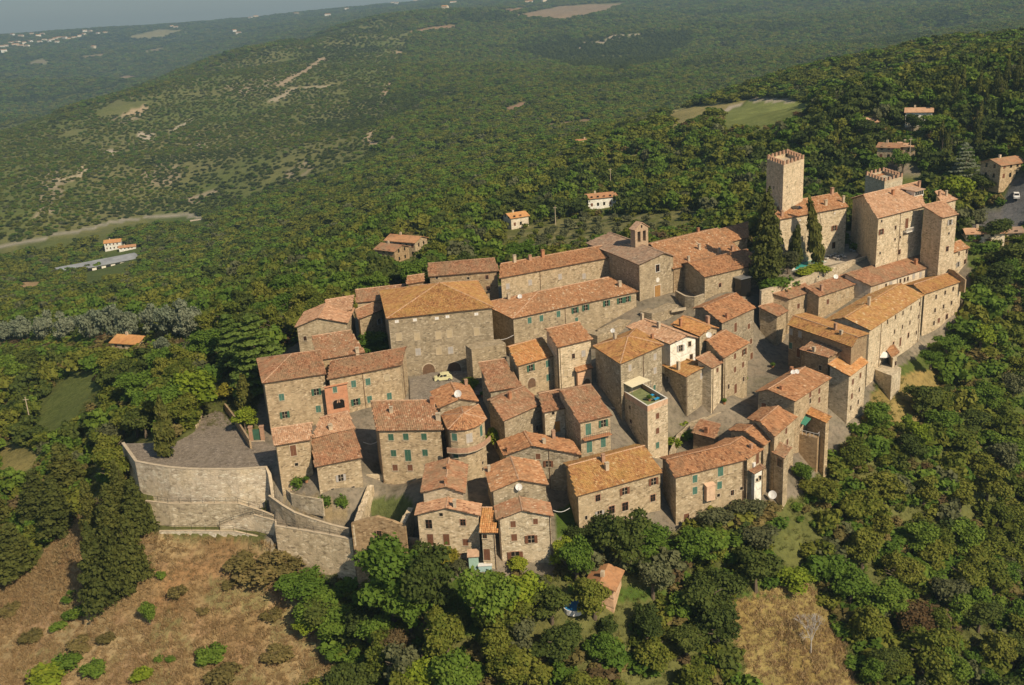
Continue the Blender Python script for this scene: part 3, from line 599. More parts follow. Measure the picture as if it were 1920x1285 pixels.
def build_house(h, name='house', cat='house', group=None, wall_extra=4.0, cw=.35, ch=.45):
    key, typ, px, ze, zg, st, tl, k, lab = h
    planes, ev = ROOFS[key]
    c = np.mean([p[:2] for p in ev], 0); org = (c[0], c[1], zg)
    root = tag(empty(name, org), lab, cat, group); HOBJ[key] = (root, org)
    foot = inset(ev, .38); fz = [plane_z(p) for p in planes]
    ztop = lambda x, y: min(f(x, y) for f in fz) - .16
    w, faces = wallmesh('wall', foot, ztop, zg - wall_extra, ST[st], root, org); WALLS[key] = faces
    V, F, = [], []
    for P in planes:
        P = [np.array(p) - np.array([0, 0, .05]) for p in P]; v, f = slab(P, .1); o = len(V); V += v; F += [tuple(o + i for i in q) for q in f]
    roof = mk('roof', V, F, M['eave'], root, org)
    Vs, Qs, Ts = [], [], []; o = 0; sh = random.uniform(-.12, .12)
    for P in planes:
        v, q, t = tiles(P, sh, cw, ch); Vs.append(v); Qs.append(q + o); Ts.append(t); o += len(v)
    me = fastmesh('roof_tiles', np.concatenate(Vs) - np.array(org), np.concatenate(Qs), TILE[tl], np.concatenate(Ts))
    ro = bpy.data.objects.new('roof_tiles', me); link(ro, roof); tag(ro, kind='stuff')
    segs = []
    if typ in (G, Fg): segs = [(planes[0][3], planes[0][2])] if len(planes) > 1 else [(planes[0][3], planes[0][2])]
    elif typ == S: segs = [(planes[0][3], planes[0][2])]
    elif typ == Hp:
        A, B, R2, R1 = planes[0]; C_2, D_2 = planes[1][0], planes[1][1]; segs = [(R1, R2)] + ([(A, R1), (D_2, R1)] if np.linalg.norm((A - R1)[:2]) > np.linalg.norm((D_2 - A)[:2]) * .55 else []) + ([(B, R2), (C_2, R2)] if np.linalg.norm((B - R2)[:2]) > np.linalg.norm((D_2 - A)[:2]) * .55 else [])
    elif typ == 'P': segs = [(planes[i][0], planes[i][2]) for i in (0, 5, 6, 7, 8)]
    elif typ == Qd: segs = [(P[0], P[2]) for P in planes]
    ridge_caps([s_ for s_ in segs if np.linalg.norm(np.array(s_[0]) - np.array(s_[1])) > .3], roof, org)
    RPL[key] = (planes, roof, org)
    return root
for h in HOUSES: build_house(h, *(('church', 'church') if h[0] == 'CH' else ('castle_wing', 'castle') if h[0] in ('CW', 'CM', 'CT', 'CS') else ('house', 'house')))

# ---- windows, shutters and doors: a pixel of the photo is carried along its line of sight to the wall of that house
_cache = {}
def wmesh(kind, w, h, mats):
    """pieces of a window in wall coordinates: x along the wall, z up, -y outwards"""
    k = (kind, round(w, 2), round(h, 2), mats)
    if k in _cache: return _cache[k]
    pcs = []; s = .11
    fr = MB(); fr.box(-w/2 - s, -.04, -h/2, -w/2, .05, h/2).box(w/2, -.04, -h/2, w/2 + s, .05, h/2).box(-w/2 - s, -.04, h/2, w/2 + s, .05, h/2 + s)
    pcs.append(('window_frame', fr.mesh('window_frame', M[mats[0]])))
    pcs.append(('sill', MB().box(-w/2 - .16, -.13, -h/2 - .1, w/2 + .16, .05, -h/2).mesh('sill', M['surround' if mats[0] == 'bricksur' else mats[0]])))
    if kind in 'co':      # closed or open shutters
        if kind == 'o':
            p = MB().box(-w/2, -.012, -h/2, w/2, .03, h/2); pcs.append(('pane', p.mesh('pane', M['glass'])))
            b = MB(); b.box(-.03, -.03, -h/2, .03, -.013, h/2).box(-w/2, -.03, -.02, w/2, -.013, .03); pcs.append(('glazing_bar', b.mesh('glazing_bar', M['surround'])))
            for sx in (-1, 1):
                q = MB(); x0, x1 = (sx * (w/2 + .02), sx * (w + .0)); x0, x1 = min(x0, x1), max(x0, x1)
                q.box(x0, -.12, -h/2, x1, -.07, h/2)
                pcs.append(('shutter', q.mesh('shutter', M[mats[1]])))
        else:
            for sx in (-1, 1):
                q = MB(); x0, x1 = (0.015, w/2) if sx > 0 else (-w/2, -.015); q.box(x0, -.02, -h/2, x1, .03, h/2)
                q.box(x0 + .05, -.04, h*.03, x1 - .04, -.019, h/2 - .07).box(x0 + .05, -.04, -h/2 + .07, x1 - .04, -.019, -h*.03)
                pcs.append(('shutter', q.mesh('shutter', M[mats[1]])))
    elif kind == 'd':     # dark glazed opening
        p = MB().box(-w/2, -.01, -h/2, w/2, .03, h/2); pcs.append(('pane', p.mesh('pane', M['glass'])))
        if w > .6:
            b = MB(); b.box(-.03, -.028, -h/2, .03, -.011, h/2).box(-w/2, -.028, h*.1, w/2, -.011, h*.1 + .05); pcs.append(('glazing_bar', b.mesh('glazing_bar', M['brownp'])))
    elif kind == 'x':     # walled up
        p = MB().box(-w/2, -.0, -h/2, w/2, .03, h/2); pcs.append(('blocking', p.mesh('blocking', M['blind'])))
    elif kind == 'D':     # door leaf
        p = MB().box(-w/2, -.02, -h/2, w/2, .03, h/2); p.box(-w/2 + .1, -.04, -h/2 + .15, -.04, -.019, h/2 - .12).box(.04, -.04, -h/2 + .15, w/2 - .1, -.019, h/2 - .12)
        pcs.append(('door_leaf', p.mesh('door_leaf', M[mats[1]])))
    elif kind == 'a':     # arched dark opening
        V = [(-w/2, -.012, -h/2), (w/2, -.012, -h/2)] + [(w/2 * math.cos(t), -.012, h/2 - w/2 + w/2 * math.sin(t)) for t in np.linspace(0, math.pi, 9)]
        q = MB(); q.V = V + [(x, .03, z) for x, y, z in V]; n = len(V); q.F = [tuple(range(n))] + [(i, n + i, n + (i + 1) % n, (i + 1) % n) for i in range(n)]
        pcs = [('opening', q.mesh('opening', M[mats[1]]))]
        a = MB()
        for t0, t1 in zip(np.linspace(0, math.pi, 9)[:-1], np.linspace(0, math.pi, 9)[1:]):
            P = [(r * math.cos(t), h/2 - w/2 + r * math.sin(t)) for r, t in ((w/2, t0), (w/2 + .25, t0), (w/2 + .25, t1), (w/2, t1))]
            a.hexa([(x, y, z) for y in (-.05, .03) for x, z in P])
        pcs.append(('arch', a.mesh('arch', M[mats[0]])))
    _cache[k] = pcs; return pcs
STY = {  # style: kind, width, height, (surround, leaf)
 'g': ('c', 1.0, 1.45, ('surround', 'green')), 'G': ('o', .95, 1.4, ('surround', 'dgreen')), 'gt': ('c', 1.15, 2.3, ('surround', 'green')),
 'k': ('c', 1.0, 1.3, ('surround', 'dgreen')), 'kt': ('c', 1.15, 2.3, ('surround', 'dgreen')),
 'b': ('c', .95, 1.25, ('surround', 'brownp')), 'bt': ('c', 1.05, 2.1, ('surround', 'brownp')), 'B': ('o', 1.0, 1.35, ('bricksur', 'brownp')), 'BB': ('o', 1.3, 1.7, ('bricksur', 'brownp')),
 'w': ('c', .95, 1.35, ('surround', 'grey')), 'W': ('o', .9, 1.3, ('surround', 'grey')), 'x': ('x', 1.15, 1.7, ('surround', 'blind')), 'xs': ('x', .9, 1.2, ('surround', 'blind')), 'a0': ('c', .8, .6, ('surround', 'white')),
 'd': ('d', .6, .6, ('surround', 'glass')), 'dd': ('d', .95, 1.25, ('bricksur', 'glass')), 'ds': ('d', .7, 1.05, ('surround', 'glass')), 'dw': ('d', 1.1, 1.6, ('whitesur', 'glass')),
 'D': ('D', 1.1, 2.1, ('surround', 'brownp')), 'Do': ('D', 1.15, 2.3, ('surround', 'orange')), 'Dk': ('D', 1.0, 2.0, ('surround', 'dgreen')), 'Dc': ('D', 1.9, 3.5, ('whitesur', 'wood')), 'A': ('a', 2.4, 2.6, ('surround', 'eave')), 'A1': ('a', 1.3, 1.9, ('bricksur', 'glass')),
}
def wall_hit(key, px, py):
    r = ray(px, py); o = np.array([0, 0, HCAM]); best = None
    for a, b, zb, zt in WALLS[key]:
        d = b - a; nrm = np.array([d[1], -d[0]]); den = nrm @ r[:2]
        if den >= -1e-6: continue
        t = (nrm @ a) / den
        P = o + r * t; s = ((P[:2] - a) @ d) / (d @ d)
        off = max(0, -s, s - 1) * np.linalg.norm(d) + max(0, zb - P[2], P[2] - zt)
        if best is None or off < best[0] - 1e-6 or (abs(off - best[0]) < 1e-6 and t < best[1]): best = (off, t, P, d / np.linalg.norm(d), nrm / np.linalg.norm(nrm), a, b)
    return best
def add_windows(key, spec):
    root, org = HOBJ[key]
    for it in spec:
        stl, x, y = it[:3]; kind, w, hh, mats = STY[stl]
        if len(it) > 3: w *= it[3]; hh *= it[3]
        b = wall_hit(key, x, y)
        if b is None or b[0] > 1.5: print('window off wall', key, it, b and b[0]); continue
        P, d, n, a_, b_ = b[2], b[3], b[4], b[5], b[6]
        L_ = np.linalg.norm(b_ - a_); s = (P[:2] - a_) @ d; s = min(max(s, w * .6), L_ - w * .6); xy = a_ + d * s + n * .004
        root_name = {'D': 'door', 'a': 'archway'}.get(kind, 'window')
        M4 = Matrix(((d[0], -n[0], 0, xy[0] - org[0]), (d[1], -n[1], 0, xy[1] - org[1]), (0, 0, 1, P[2] - org[2]), (0, 0, 0, 1)))
        pcs = wmesh(kind, w, hh, mats); first = None
        for nm, me in pcs:
            if first is None:
                first = bpy.data.objects.new(root_name, me); link(first, root); first.matrix_local = M4
            else: link(bpy.data.objects.new(nm, me), first)
WIN = {
 'L1': [('g',528,745),('G',593,735),('G',534,778),('g',597,767)],
 'L2': [('g',628,731,.8),('g',663,720),('g',690,716),('xs',726,708),('G',667,754),('g',693,749),('g',730,743),('A1',624,760),('A1',640,757)],
 'L3': [('bt',550,845),('d',556,871)], 'L4': [('W',639,896),('d',624,919),('d',662,915)], 'L6': [('ds',572,635)], 'L10': [('W',711,603)],
 'FB': [('k',733,820),('k',761,819),('k',795,819),('k',738,850),('kt',765,854),('k',797,849),('b',741,877),('b',769,877),('b',801,877)],
 'PA': [('x',748,632),('x',782,631),('x',822,629),('x',843,626),('x',894,622),('w',784,660,1.2),('x',823,658),('w',845,657,1.2),('xs',897,648),('a0',744,603),('a0',778,600),('a0',819,597),('a0',839,594),('a0',893,589),('A',804,694,1.1),('A',852,692,1.2),('ds',788,707,.6)],
 'PB': [('dd',913,520,.8),('dd',915,541,.9),('d',819,521),('d',878,522)], 'PC': [('w',952,537),('w',994,530),('w',1050,519),('w',1095,518),('xs',1103,519)],
 'CH': [('dw',1233,503,1.1),('Dc',1233,548)],
 'LM': [('g',993,601),('g',1015,597),('g',1047,589),('G',1078,582),('G',1098,577),('G',1137,569),('G',1163,564),('G',1176,561),('g',1081,600,.8),('xs',1138,591),('xs',1163,588),('xs',1005,622)],
 'CB': [('dd',1350,535,.8)], 'CW': [('B',1564,428),('ds',1563,460,1.6),('ds',1497,443),('a0',1565,400,.6),('a0',1500,413,.6)],
 'CM': [('B',1652,435),('ds',1679,427),('bt',1700,419,1.2),('d',1678,449),('d',1688,445),('d',1650,475),('dd',1686,473),('d',1653,415)],
 'CT': [('W',1781,417),('d',1779,438),('dd',1776,467)], 'CH2': [('W',1796,496),('dd',1809,491),('ds',1798,476),('ds',1812,472)],
 'R1': [('xs',1637,542),('xs',1644,540),('ds',1661,536),('w',1670,533),('ds',1688,527),('ds',1696,525),('ds',1702,523),('w',1713,518),('w',1726,515)],
 'R2': [('b',1552,566),('xs',1573,558),('xs',1589,552),('xs',1606,545)], 'R3': [('b',1497,574),('b',1517,565),('ds',1497,592)],
 'W1': [('ds',1755,557),('ds',1772,549),('ds',1787,542),('ds',1753,582),('ds',1769,575),('ds',1784,568),('b',1760,601),('dd',1775,594),('ds',1751,606)],
 'W2': [('ds',1664,604),('ds',1679,595),('ds',1693,587),('ds',1708,578),('ds',1724,570),('ds',1677,622),('ds',1692,613),('ds',1706,605),('ds',1722,594),('dd',1675,646),('bt',1688,641),('dd',1703,629),('xs',1648,631),('ds',1718,624)],
 'W3': [('w',1483,622),('w',1500,627),('g',1482,648),('D',1497,662)], 'W4': [('ds',1538,690)],
 'W5': [('b',1599,716),('b',1613,704),('ds',1611,731),('b',1597,743),('ds',1609,754),('ds',1595,765)],
 'E1': [('b',1519,740),('ds',1519,752),('b',1536,733),('b',1536,750),('bt',1432,765)], 'E2': [('b',1474,808),('b',1476,829)], 'E3': [('w',1446,833)], 'E4': [('bt',1420,860)],
 'E5': [('g',1303,898),('g',1303,920),('gt',1351,882),('g',1349,910),('d',1347,929),('xs',1370,881),('ds',1373,924),('d',1390,916),('D',1287,973)],
 'F8': [('dd',1121,934),('B',1171,921),('B',1225,903),('W',1124,964),('dd',1147,956,1.2),('dd',1172,950,1.3),('dd',1224,934,1.1),('dd',1224,975,.9),('ds',1099,971,.7)],
 'M1': [('w',1181,690),('w',1228,669),('w',1228,695),('g',1227,727,.8)],
 'M3': [('G',995,690),('g',1027,682),('g',1028,708),('A',997,718,.8)], 'M4': [('ds',1075,668),('w',1094,663),('xs',1061,700)],
 'M4b': [('A',1100,718,.7)], 'M6': [('ds',1007,803),('xs',1007,780,.7)], 'M7': [('Do',1045,800,.95),('d',1037,775)], 'M8': [('gt',1103,805),('G',1131,794),('gt',1131,829,.9),('gt',1105,838)],
 'M9': [('b',1009,856,.9),('B',1028,870,.9)],
 'H4': [('b',962,983,.9),('b',1004,978,.8),('b',964,1008),('B',996,1011,1.05),('BB',966,1043),('bt',992,1066,.9)],
 'H1': [('d',827,965),('ds',804,983,1.6),('dd',868,980,.95),('bt',807,1012),('bt',837,1012),('b',873,1017),('bt',866,1048)],
 'H5': [('d',909,1006,1.2),('bt',913,1040)],
 'N1': [('W',1276,653),('ds',1293,645),('ds',1296,669)], 'N2': [('d',1339,628)], 'N3': [('bt',1379,614),('bt',1412,668),('b',1408,640),('b',1404,612)],
 'N4': [('B',1395,660),('b',1378,668),('b',1393,684),('b',1378,693),('D',1379,729),('ds',1366,725),('ds',1394,711)], 'N5': [('b',1345,694,.8),('xs',1345,721,.8)],
 'N6': [('w',1316,705),('xs',1326,748,.8),('xs',1302,762,.7),('D',1325,770),('W',1252,711,.8),('W',1249,735)],
 'TB': [('g',855,820),('gt',902,808,.9),('Dk',857,850),('w',878,822,1.3),('d',905,868),('d',905,880)],
 'E2b': [('dd',1462,868,1.3)], 'E4b': [('d',1420,900,.9),('ds',1430,895,.8)], 'W6': [('ds',1683,680)],
}
for k_, v_ in WIN.items():
    if v_: add_windows(k_, v_)

# ---- chimneys on the roofs
def roof_hit(px, py):
    r = ray(px, py); o = np.array([0, 0, HCAM]); best = None
    for key, (planes, roof, org) in RPL.items():
        for P in planes:
            f = plane_z(P); z0 = f(0, 0); gx, gy = f(1, 0) - z0, f(0, 1) - z0
            t = (z0 - HCAM) / (r[2] - gx * r[0] - gy * r[1]); X_ = o + r * t
            PP = np.array([p[:2] for p in P])
            if t > 0 and inpoly(PP, np.array([X_[0]]), np.array([X_[1]]))[0] and (best is None or t < best[0]): best = (t, X_, key)
    return best
CHIM = [(620,806,1.1),(670,662,1.2),(734,774,1.2),(811,757,1.3),(822,788,1.4),(874,723,1.2),(956,748,1.4),(998,727,1.8),(1038,823,1.7),(1020,832,.9),(1174,829,1.5),(1131,867,1.6),(1138,882,1.5),(953,846,.8),(917,884,1.1),(840,880,.8),(836,907,1.0),(853,952,1.4),
 (1049,607,1.9),(1153,637,1.5),(1012,629,1.3),(954,561,1.4),(965,492,1.8),(994,489,1.4),(1018,483,1.9),(1162,538,1.4),(1204,600,1.5),(1235,615,1.3),(1276,612,1.7),(1327,608,1.8),(1272,694,1.8),(1335,656,1.4),(1363,597,1.2),(1223,636,1.1),
 (1325,812,1.3),(1291,490,1.3),(1311,469,1.6),(1348,476,1.5),(1373,471,1.4),(1309,436,1.2),(1560,365,1.8),(1581,381,1.9),(1548,386,1.5),(1604,368,2.2),(1674,352,1.4),(1674,366,1.4),(1723,351,1.6),(1741,357,2.2),(1466,406,1.5),(1733,375,1.5),(1717,497,1.5),(1600,524,1.4),
 (1629,573,2.0),(1713,537,1.3),(1566,619,1.5),(1611,610,1.5),(1601,606,1.6),(1534,594,1.2),(1577,628,1.0),(1526,660,1.1),(1761,369,1.5),(1774,368,1.5),(1484,698,1.1),(1465,731,.9),(1408,842,1.0),(1540,546,1.6)]
for px, py, hh in CHIM:
    b = roof_hit(px, py)
    if b is None: print('chimney misses', px, py); continue
    _, P, key = b; planes, roof, org = RPL[key]; e_ = planes[0][1] - planes[0][0]; ang = math.atan2(e_[1], e_[0]); w = random.uniform(.3, .4)
    mb = MB(); mb.box(-w, -w * .75, -.8, w, w * .75, hh - .3).box(-w - .07, -w * .75 - .07, hh - .3, w + .07, w * .75 + .07, hh - .22)
    for sx in (-.75, 0, .75): mb.box(w * sx - .06, -w * .5, hh - .22, w * sx + .06, w * .5, hh - .02)
    mb.box(-w - .05, -w * .75 - .05, hh - .02, w + .05, w * .75 + .05, hh + .06)
    mb.build('chimney', M[random.choice(['bricksur', 'surround', 'surround', 'soil'])], roof, Matrix.Translation(Vector(P) - Vector(org)) @ Matrix.Rotation(ang, 4, 'Z'))

POTS = []
# ---------------------------------------------------------------- castle towers, bell gable, roof terrace
def prism_walls(P2, zb, zt):
    """closed prism on a world polygon with UV in metres"""
    n = len(P2); V = [(*p, zb) for p in P2] + [(*p, zt) for p in P2]; F = []; UV = []; run = 0
    for i in range(n):
        j = (i + 1) % n; L = np.linalg.norm(np.array(P2[j]) - np.array(P2[i])); F.append((i, j, n + j, n + i)); UV += [(run, zb), (run + L, zb), (run + L, zt), (run, zt)]; run += L + 2.3
    F.append(tuple(range(n, 2 * n))); UV += [tuple(p) for p in P2]; return V, F, UV
def tower(px, zt, zb, label, nm='tower'):
    Lf, Fr, Rt = [un(*p, zt)[:2] for p in px]; Bk = Lf + Rt - Fr; P2 = [Fr, Rt, Bk, Lf]
    org = (*np.mean(P2, 0), zb); root = tag(empty(nm, org), label, 'tower', None)
    V, F, UV = prism_walls(P2, zb, zt - 1.3); mk('wall', V, F, ST['pale'], root, org, uv=UV)
    # parapet ring and swallow-tail merlons, one object each
    th = .45; first = None
    for i in range(4):
        a, b = P2[i], P2[(i + 1) % 4]; L = np.linalg.norm(b - a); d = (b - a) / L; n_ = np.array([-d[1], d[0]]); mb = MB()
        q0, q1 = a, b; P = [q0, q1, q1 + n_ * th - d * th, q0 + n_ * th + d * th]
        mb.hexa([(x - org[0], y - org[1], zt - 1.3 - org[2] + .003) for x, y in P] + [(x - org[0], y - org[1], zt - .55 - org[2]) for x, y in P]); mb.build('parapet', ST['pale'], root)
        k = max(4, int(round(L / 1.75))); st = (L - .9) / (k - 1)
        for s in range(k if i % 2 == 0 else k - 1):
            if i % 2 == 1 and s == 0: continue
            c = a + d * (.45 + s * st); o = MB()
            if first is None:
                for s0, s1, h0, h1 in ((-.42, 0, 1.05, .78), (0, .42, .78, 1.05)):
                    o.hexa([(s0, 0, 0), (s1, 0, 0), (s1, th, 0), (s0, th, 0), (s0, 0, h0), (s1, 0, h1), (s1, th, h1), (s0, th, h0)])
                first = o.mesh('merlon', M['bricksur'])
            m_ = link(bpy.data.objects.new('merlon', first), root)
            m_.matrix_local = Matrix(((d[0], n_[0], 0, c[0] - org[0]), (d[1], n_[1], 0, c[1] - org[1]), (0, 0, 1, zt - .548 - org[2]), (0, 0, 0, 1)))
    return root, org, P2
rt_, og_, P2_ = tower([(1438, 294), (1469.5, 306), (1508, 294)], 35.0, 9.0, 'tall square castle tower with a crown of brick battlements')
for px_, py_, ww, hh_ in ((1474, 330, .3, .9), (1479, 352, .25, 1.0)):
    pass
WALLS['TW'] = [(P2_[i], P2_[(i + 1) % 4], 9, 34) for i in range(4)]; HOBJ['TW'] = (rt_, og_); add_windows('TW', [('ds', 1451, 352, .7), ('ds', 1476, 350, .4)])
rt_, og_, P2_ = tower([(1623, 325), (1659, 337), (1693, 328)], 21.5, 4.0, 'low square castle tower with battlements, behind the main roof')
mk('inner_roof', [(*(P2_[i] * .9 + np.mean(P2_, 0) * .1), z) for i, z in zip(range(4), (19.3, 19.6, 20.4, 20.3))], [(0, 1, 2, 3)], TILE['red'], rt_, og_, tint=np.full(4, .5))
# bell gable on the church
b = roof_hit(1199, 459); P = b[1]; root, org = HOBJ['CH']; pl0 = ROOFS['CH'][1]; e_ = pl0[1] - pl0[0]; ang = math.atan2(e_[1], e_[0])
MT = Matrix.Translation(Vector(P) - Vector(org)) @ Matrix.Rotation(ang, 4, 'Z')
mb = MB()
for x0, x1 in ((-2.1, -1.35), (-.38, .38), (1.35, 2.1)): mb.box(x0, -.9, .9, x1, .9, 3.6)
mb.box(-2.1, -.9, -3, 2.1, .9, .9).box(-2.1, -.9, 3.6, 2.1, .9, 4.3)
mb.hexa([(-2.1, -.9, 4.3), (2.1, -.9, 4.3), (2.1, .9, 4.3), (-2.1, .9, 4.3), (-.35, -.9, 5.5), (.35, -.9, 5.5), (.35, .9, 5.5), (-.35, .9, 5.5)])
bg = mb.build('bell_gable', plain('bell_gable_brick', (.42, .3, .19), .9, .3, 2.5), root, MT)
for x in (-.86, .86):
    q = MB(); q.tube((x, 0, 2.2), (x, 0, 2.9), .42, 8, .2).tube((x, 0, 2.9), (x, 0, 3.6), .05, 5); q.build('bell', M['dmetal'], bg)
q = MB()
for s in (-1, 1): q.hexa([(s * 2.45, -1.15, 4.15), (0, -1.15, 5.75), (0, 1.15, 5.75), (s * 2.45, 1.15, 4.15), (s * 2.45, -1.15, 4.27), (0, -1.15, 5.9), (0, 1.15, 5.9), (s * 2.45, 1.15, 4.27)])
q.build('gable_roof', M['ridge'], bg)
MB().box(-.22, -.95, 4.45, .22, -.88, 5.1).build('oculus', M['glass'], bg)
h_ = wall_hit('CH', 1233, 525); root, org = HOBJ['CH']
q = MB(); q.V = [(.55 * math.cos(t), y, .62 * math.sin(t)) for y in (-.08, .02) for t in np.linspace(0, 2 * math.pi, 13)[:-1]]; q.F = [tuple(range(12))] + [(i, 12 + i, 12 + (i + 1) % 12, (i + 1) % 12) for i in range(12)]
q.build('coat_of_arms', M['whitesur'], root, Matrix(((h_[3][0], -h_[4][0], 0, h_[2][0] - org[0]), (h_[3][1], -h_[4][1], 0, h_[2][1] - org[1]), (0, 0, 1, h_[2][2] - org[2]), (0, 0, 0, 1))))
# roof terrace building
zf = 2.0; Lf, Fr, Rt = [un(*p, zf + .9)[:2] for p in ((1165, 731), (1214, 762), (1252, 747))]; Bk = Lf + Rt - Fr; P2 = [Fr, Rt, Bk, Lf]; zb = -13.0
org = (*np.mean(P2, 0), -9.0); root = tag(empty('house', org), 'narrow pale house topped by a walled roof terrace', 'house', None)
V, F, UV = prism_walls(P2, zb, zf - .25); mk('wall', V, F, ST['pale'], root, org, uv=UV)
V, F, UV = prism_walls(inset(P2, .02), zf - .25, zf); mk('terrace_floor', V, F, plain('terrace_floor', (.2, .22, .09), .9, .35, 1.2), root, org)
for i in range(4):
    a, b_ = np.array(P2[i]), np.array(P2[(i + 1) % 4]); L = np.linalg.norm(b_ - a); d = (b_ - a) / L; n_ = np.array([-d[1], d[0]])
    P = [a, b_, b_ + (n_ - d) * .22, a + (n_ + d) * .22]
    V, F, UV = prism_walls(P, zf - .25, zf + .9); mk('parapet', V, F, ST['pink'], root, org, uv=UV)
    c_ = MB(); P = [a - (n_ + d) * .04, b_ - (n_ - d) * .04, b_ + (n_ - d) * .27, a + (n_ + d) * .27]
    c_.hexa([(x - org[0], y - org[1], zf + .9 - org[2]) for x, y in P] + [(x - org[0], y - org[1], zf + .96 - org[2]) for x, y in P]); c_.build('coping', M['whitesur'], root)
HOBJ['M2'] = (root, org); WALLS['M2'] = [(np.array(P2[i]), np.array(P2[(i + 1) % 4]), zb, zf) for i in range(4)]
add_windows('M2', [('d', 1181, 764, 1.2), ('d', 1183, 790, 1.2), ('b', 1232.7, 780, .95), ('b', 1232.7, 808, .95), ('g', 1232.7, 835, .9)])
q = [un(*p, z) for p, z in zip(((1164, 716), (1185, 727), (1220, 713), (1192, 702)), (4.9, 4.3, 4.3, 4.9))]
c_ = np.mean(q, 0); org2 = (c_[0], c_[1], zf); rt = tag(empty('awning', org2), 'cream canvas awning shading the roof terrace', 'awning')
V, F = slab(q, .05); mk('canvas', V, F, M['canvas'], rt, org2)
for p in q[1:3]: MB().tube((p[0] - org2[0], p[1] - org2[1], 0), (p[0] - org2[0], p[1] - org2[1], p[2] - zf - .05), .05).build('pole', M['metal'], rt)
def lounger(P, ang, m, label, group):
    rt = empty('sun_lounger', P); rt.rotation_euler = (0, 0, ang); tag(rt, label, 'sun lounger', group)
    MB().box(-.32, -.55, .28, .32, .95, .36).build('seat', m, rt); MB().hexa([(-.32, -1.05, .7), (.32, -1.05, .7), (.32, -.55, .28), (-.32, -.55, .28), (-.32, -1.05, .78), (.32, -1.05, .78), (.32, -.55, .36), (-.32, -.55, .36)]).build('backrest', m, rt)
    for x in (-.28, .28):
        for y in (-.5, .85): MB().box(x - .03, y - .03, 0, x + .03, y + .03, .28).build('leg', M['white'], rt)
    return rt
for (x, y), s in zip(((1220, 745), (1230, 751)), ('farther from the', 'nearer to the')):
    lounger(un(x, y, zf), -.75, M['blue'], 'blue sun lounger on the roof terrace, ' + s + ' corner parapet', 'blue loungers on the roof terrace')

# ---------------------------------------------------------------- walls, square, ledges
def wall_line(name, px, zt, zb, th, m, label, cat='wall', cap=None, back=1, jag=0, step=2.2):
    """free-standing or retaining wall along photo pixels of its top edge; zt one height or a list"""
    zt = list(zt) if hasattr(zt, '__len__') else [zt] * len(px); zbs = list(zb) if hasattr(zb, '__len__') else [zb] * len(px)
    T = [un(*p, z) for p, z in zip(px, zt)]; org = (*np.mean(T, 0)[:2], min(zbs)); rt = tag(empty(name, org), label, cat)
    V, F, UV = [], [], []; run = 0; CV = MB()
    P3 = []
    for i in range(len(T) - 1):
        n = max(1, int(np.linalg.norm(T[i + 1] - T[i]) / step))
        for s in range(n): P3.append((T[i] + (T[i + 1] - T[i]) * s / n, zbs[i] + (zbs[i + 1] - zbs[i]) * s / n))
    P3.append((T[-1], zbs[-1])); N = len(P3); X2 = np.array([p[0] for p in P3])
    tan = np.gradient(X2[:, :2], axis=0); tan /= np.linalg.norm(tan, axis=1)[:, None]; nr_ = np.stack([-tan[:, 1], tan[:, 0]], 1) * back
    run = np.r_[0, np.cumsum(np.linalg.norm(np.diff(X2[:, :2], axis=0), axis=1))]
    for i, (p, zb_) in enumerate(P3):
        jz = random.uniform(-jag, 0) if jag else 0
        q = p[:2] + nr_[i] * th; V += [(p[0], p[1], zb_), (p[0], p[1], p[2] + jz), (q[0], q[1], p[2] + jz), (q[0], q[1], zb_)]
    for i in range(N - 1):
        for k in range(3):
            a, b_ = 4 * i + k, 4 * i + k + 1; F.append((a, a + 4, b_ + 4, b_)); u0, u1 = run[i], run[i + 1]
            za, zb2 = V[a][2], V[b_][2]
            if k == 1: UV += [(u0, 0), (u1, 0), (u1, th), (u0, th)]
            else: UV += [(u0, V[a][2]), (u1, V[a + 4][2]), (u1, V[b_ + 4][2]), (u0, V[b_][2])]
    for e in (0, 4 * (N - 1)): F.append((e, e + 1, e + 2, e + 3)); UV += [(0, V[e][2]), (0, V[e + 1][2]), (th, V[e + 2][2]), (th, V[e + 3][2])]
    mk('wall_body', V, F, m, rt, org, uv=UV)
    if cap:
        for i in range(N - 1):
            p, q = X2[i], X2[i + 1]; a0, a1 = nr_[i], nr_[i + 1]; o = np.array(org)
            c = MB(); P = [p[:2] - a0 * .05, q[:2] - a1 * .05, q[:2] + a1 * (th + .05), p[:2] + a0 * (th + .05)]; Zs = (p[2], q[2], q[2], p[2])
            f = .006 * (q[:2] - p[:2]); P = [P[0] + f, P[1] - f, P[2] - f, P[3] + f]
            c.hexa([(x - o[0], y - o[1], z + .003 - o[2]) for (x, y), z in zip(P, Zs)] + [(x - o[0], y - o[1], z + .1 - o[2]) for (x, y), z in zip(P, Zs)]); c.build('coping_stone', M[cap], rt)
    return rt
wall_line('retaining_wall', [(228,831),(253,866),(284,872),(314,877),(350,880),(385,881),(443,881),(498,877),(503,890),(507,915),(509,940)], [-2.3]*8+[-3.4,-5.5,-8.2], -10.5, .5, ST['retain'], 'broad curved retaining wall holding up the paved square', cap='surround')
wall_line('retaining_wall', [(272,940),(315,945),(446,945),(488,958),(512,968)], [-8.5,-8.5,-8.5,-9.3,-10], -14.5, .35, ST['rough'], 'lower rubble retaining wall with a railing under the square', cap='surround')
wall_line('parapet_wall', [(298,997),(360,996),(438,997),(475,1005),(512,1015)], [-12.8]*3+[-13.3,-13.8], -16.5, .35, ST['retain'], 'low parapet along the bottom path above the dry grass slope', cap='surround')
wall_line('stair_wall', [(412,987),(438,976),(475,966),(515,977),(516,990)], [-12.6,-11.4,-9.9,-10.2,-10.6], -14.5, .3, ST['retain'], 'peaked stair wall climbing between the two paths', cap='surround')
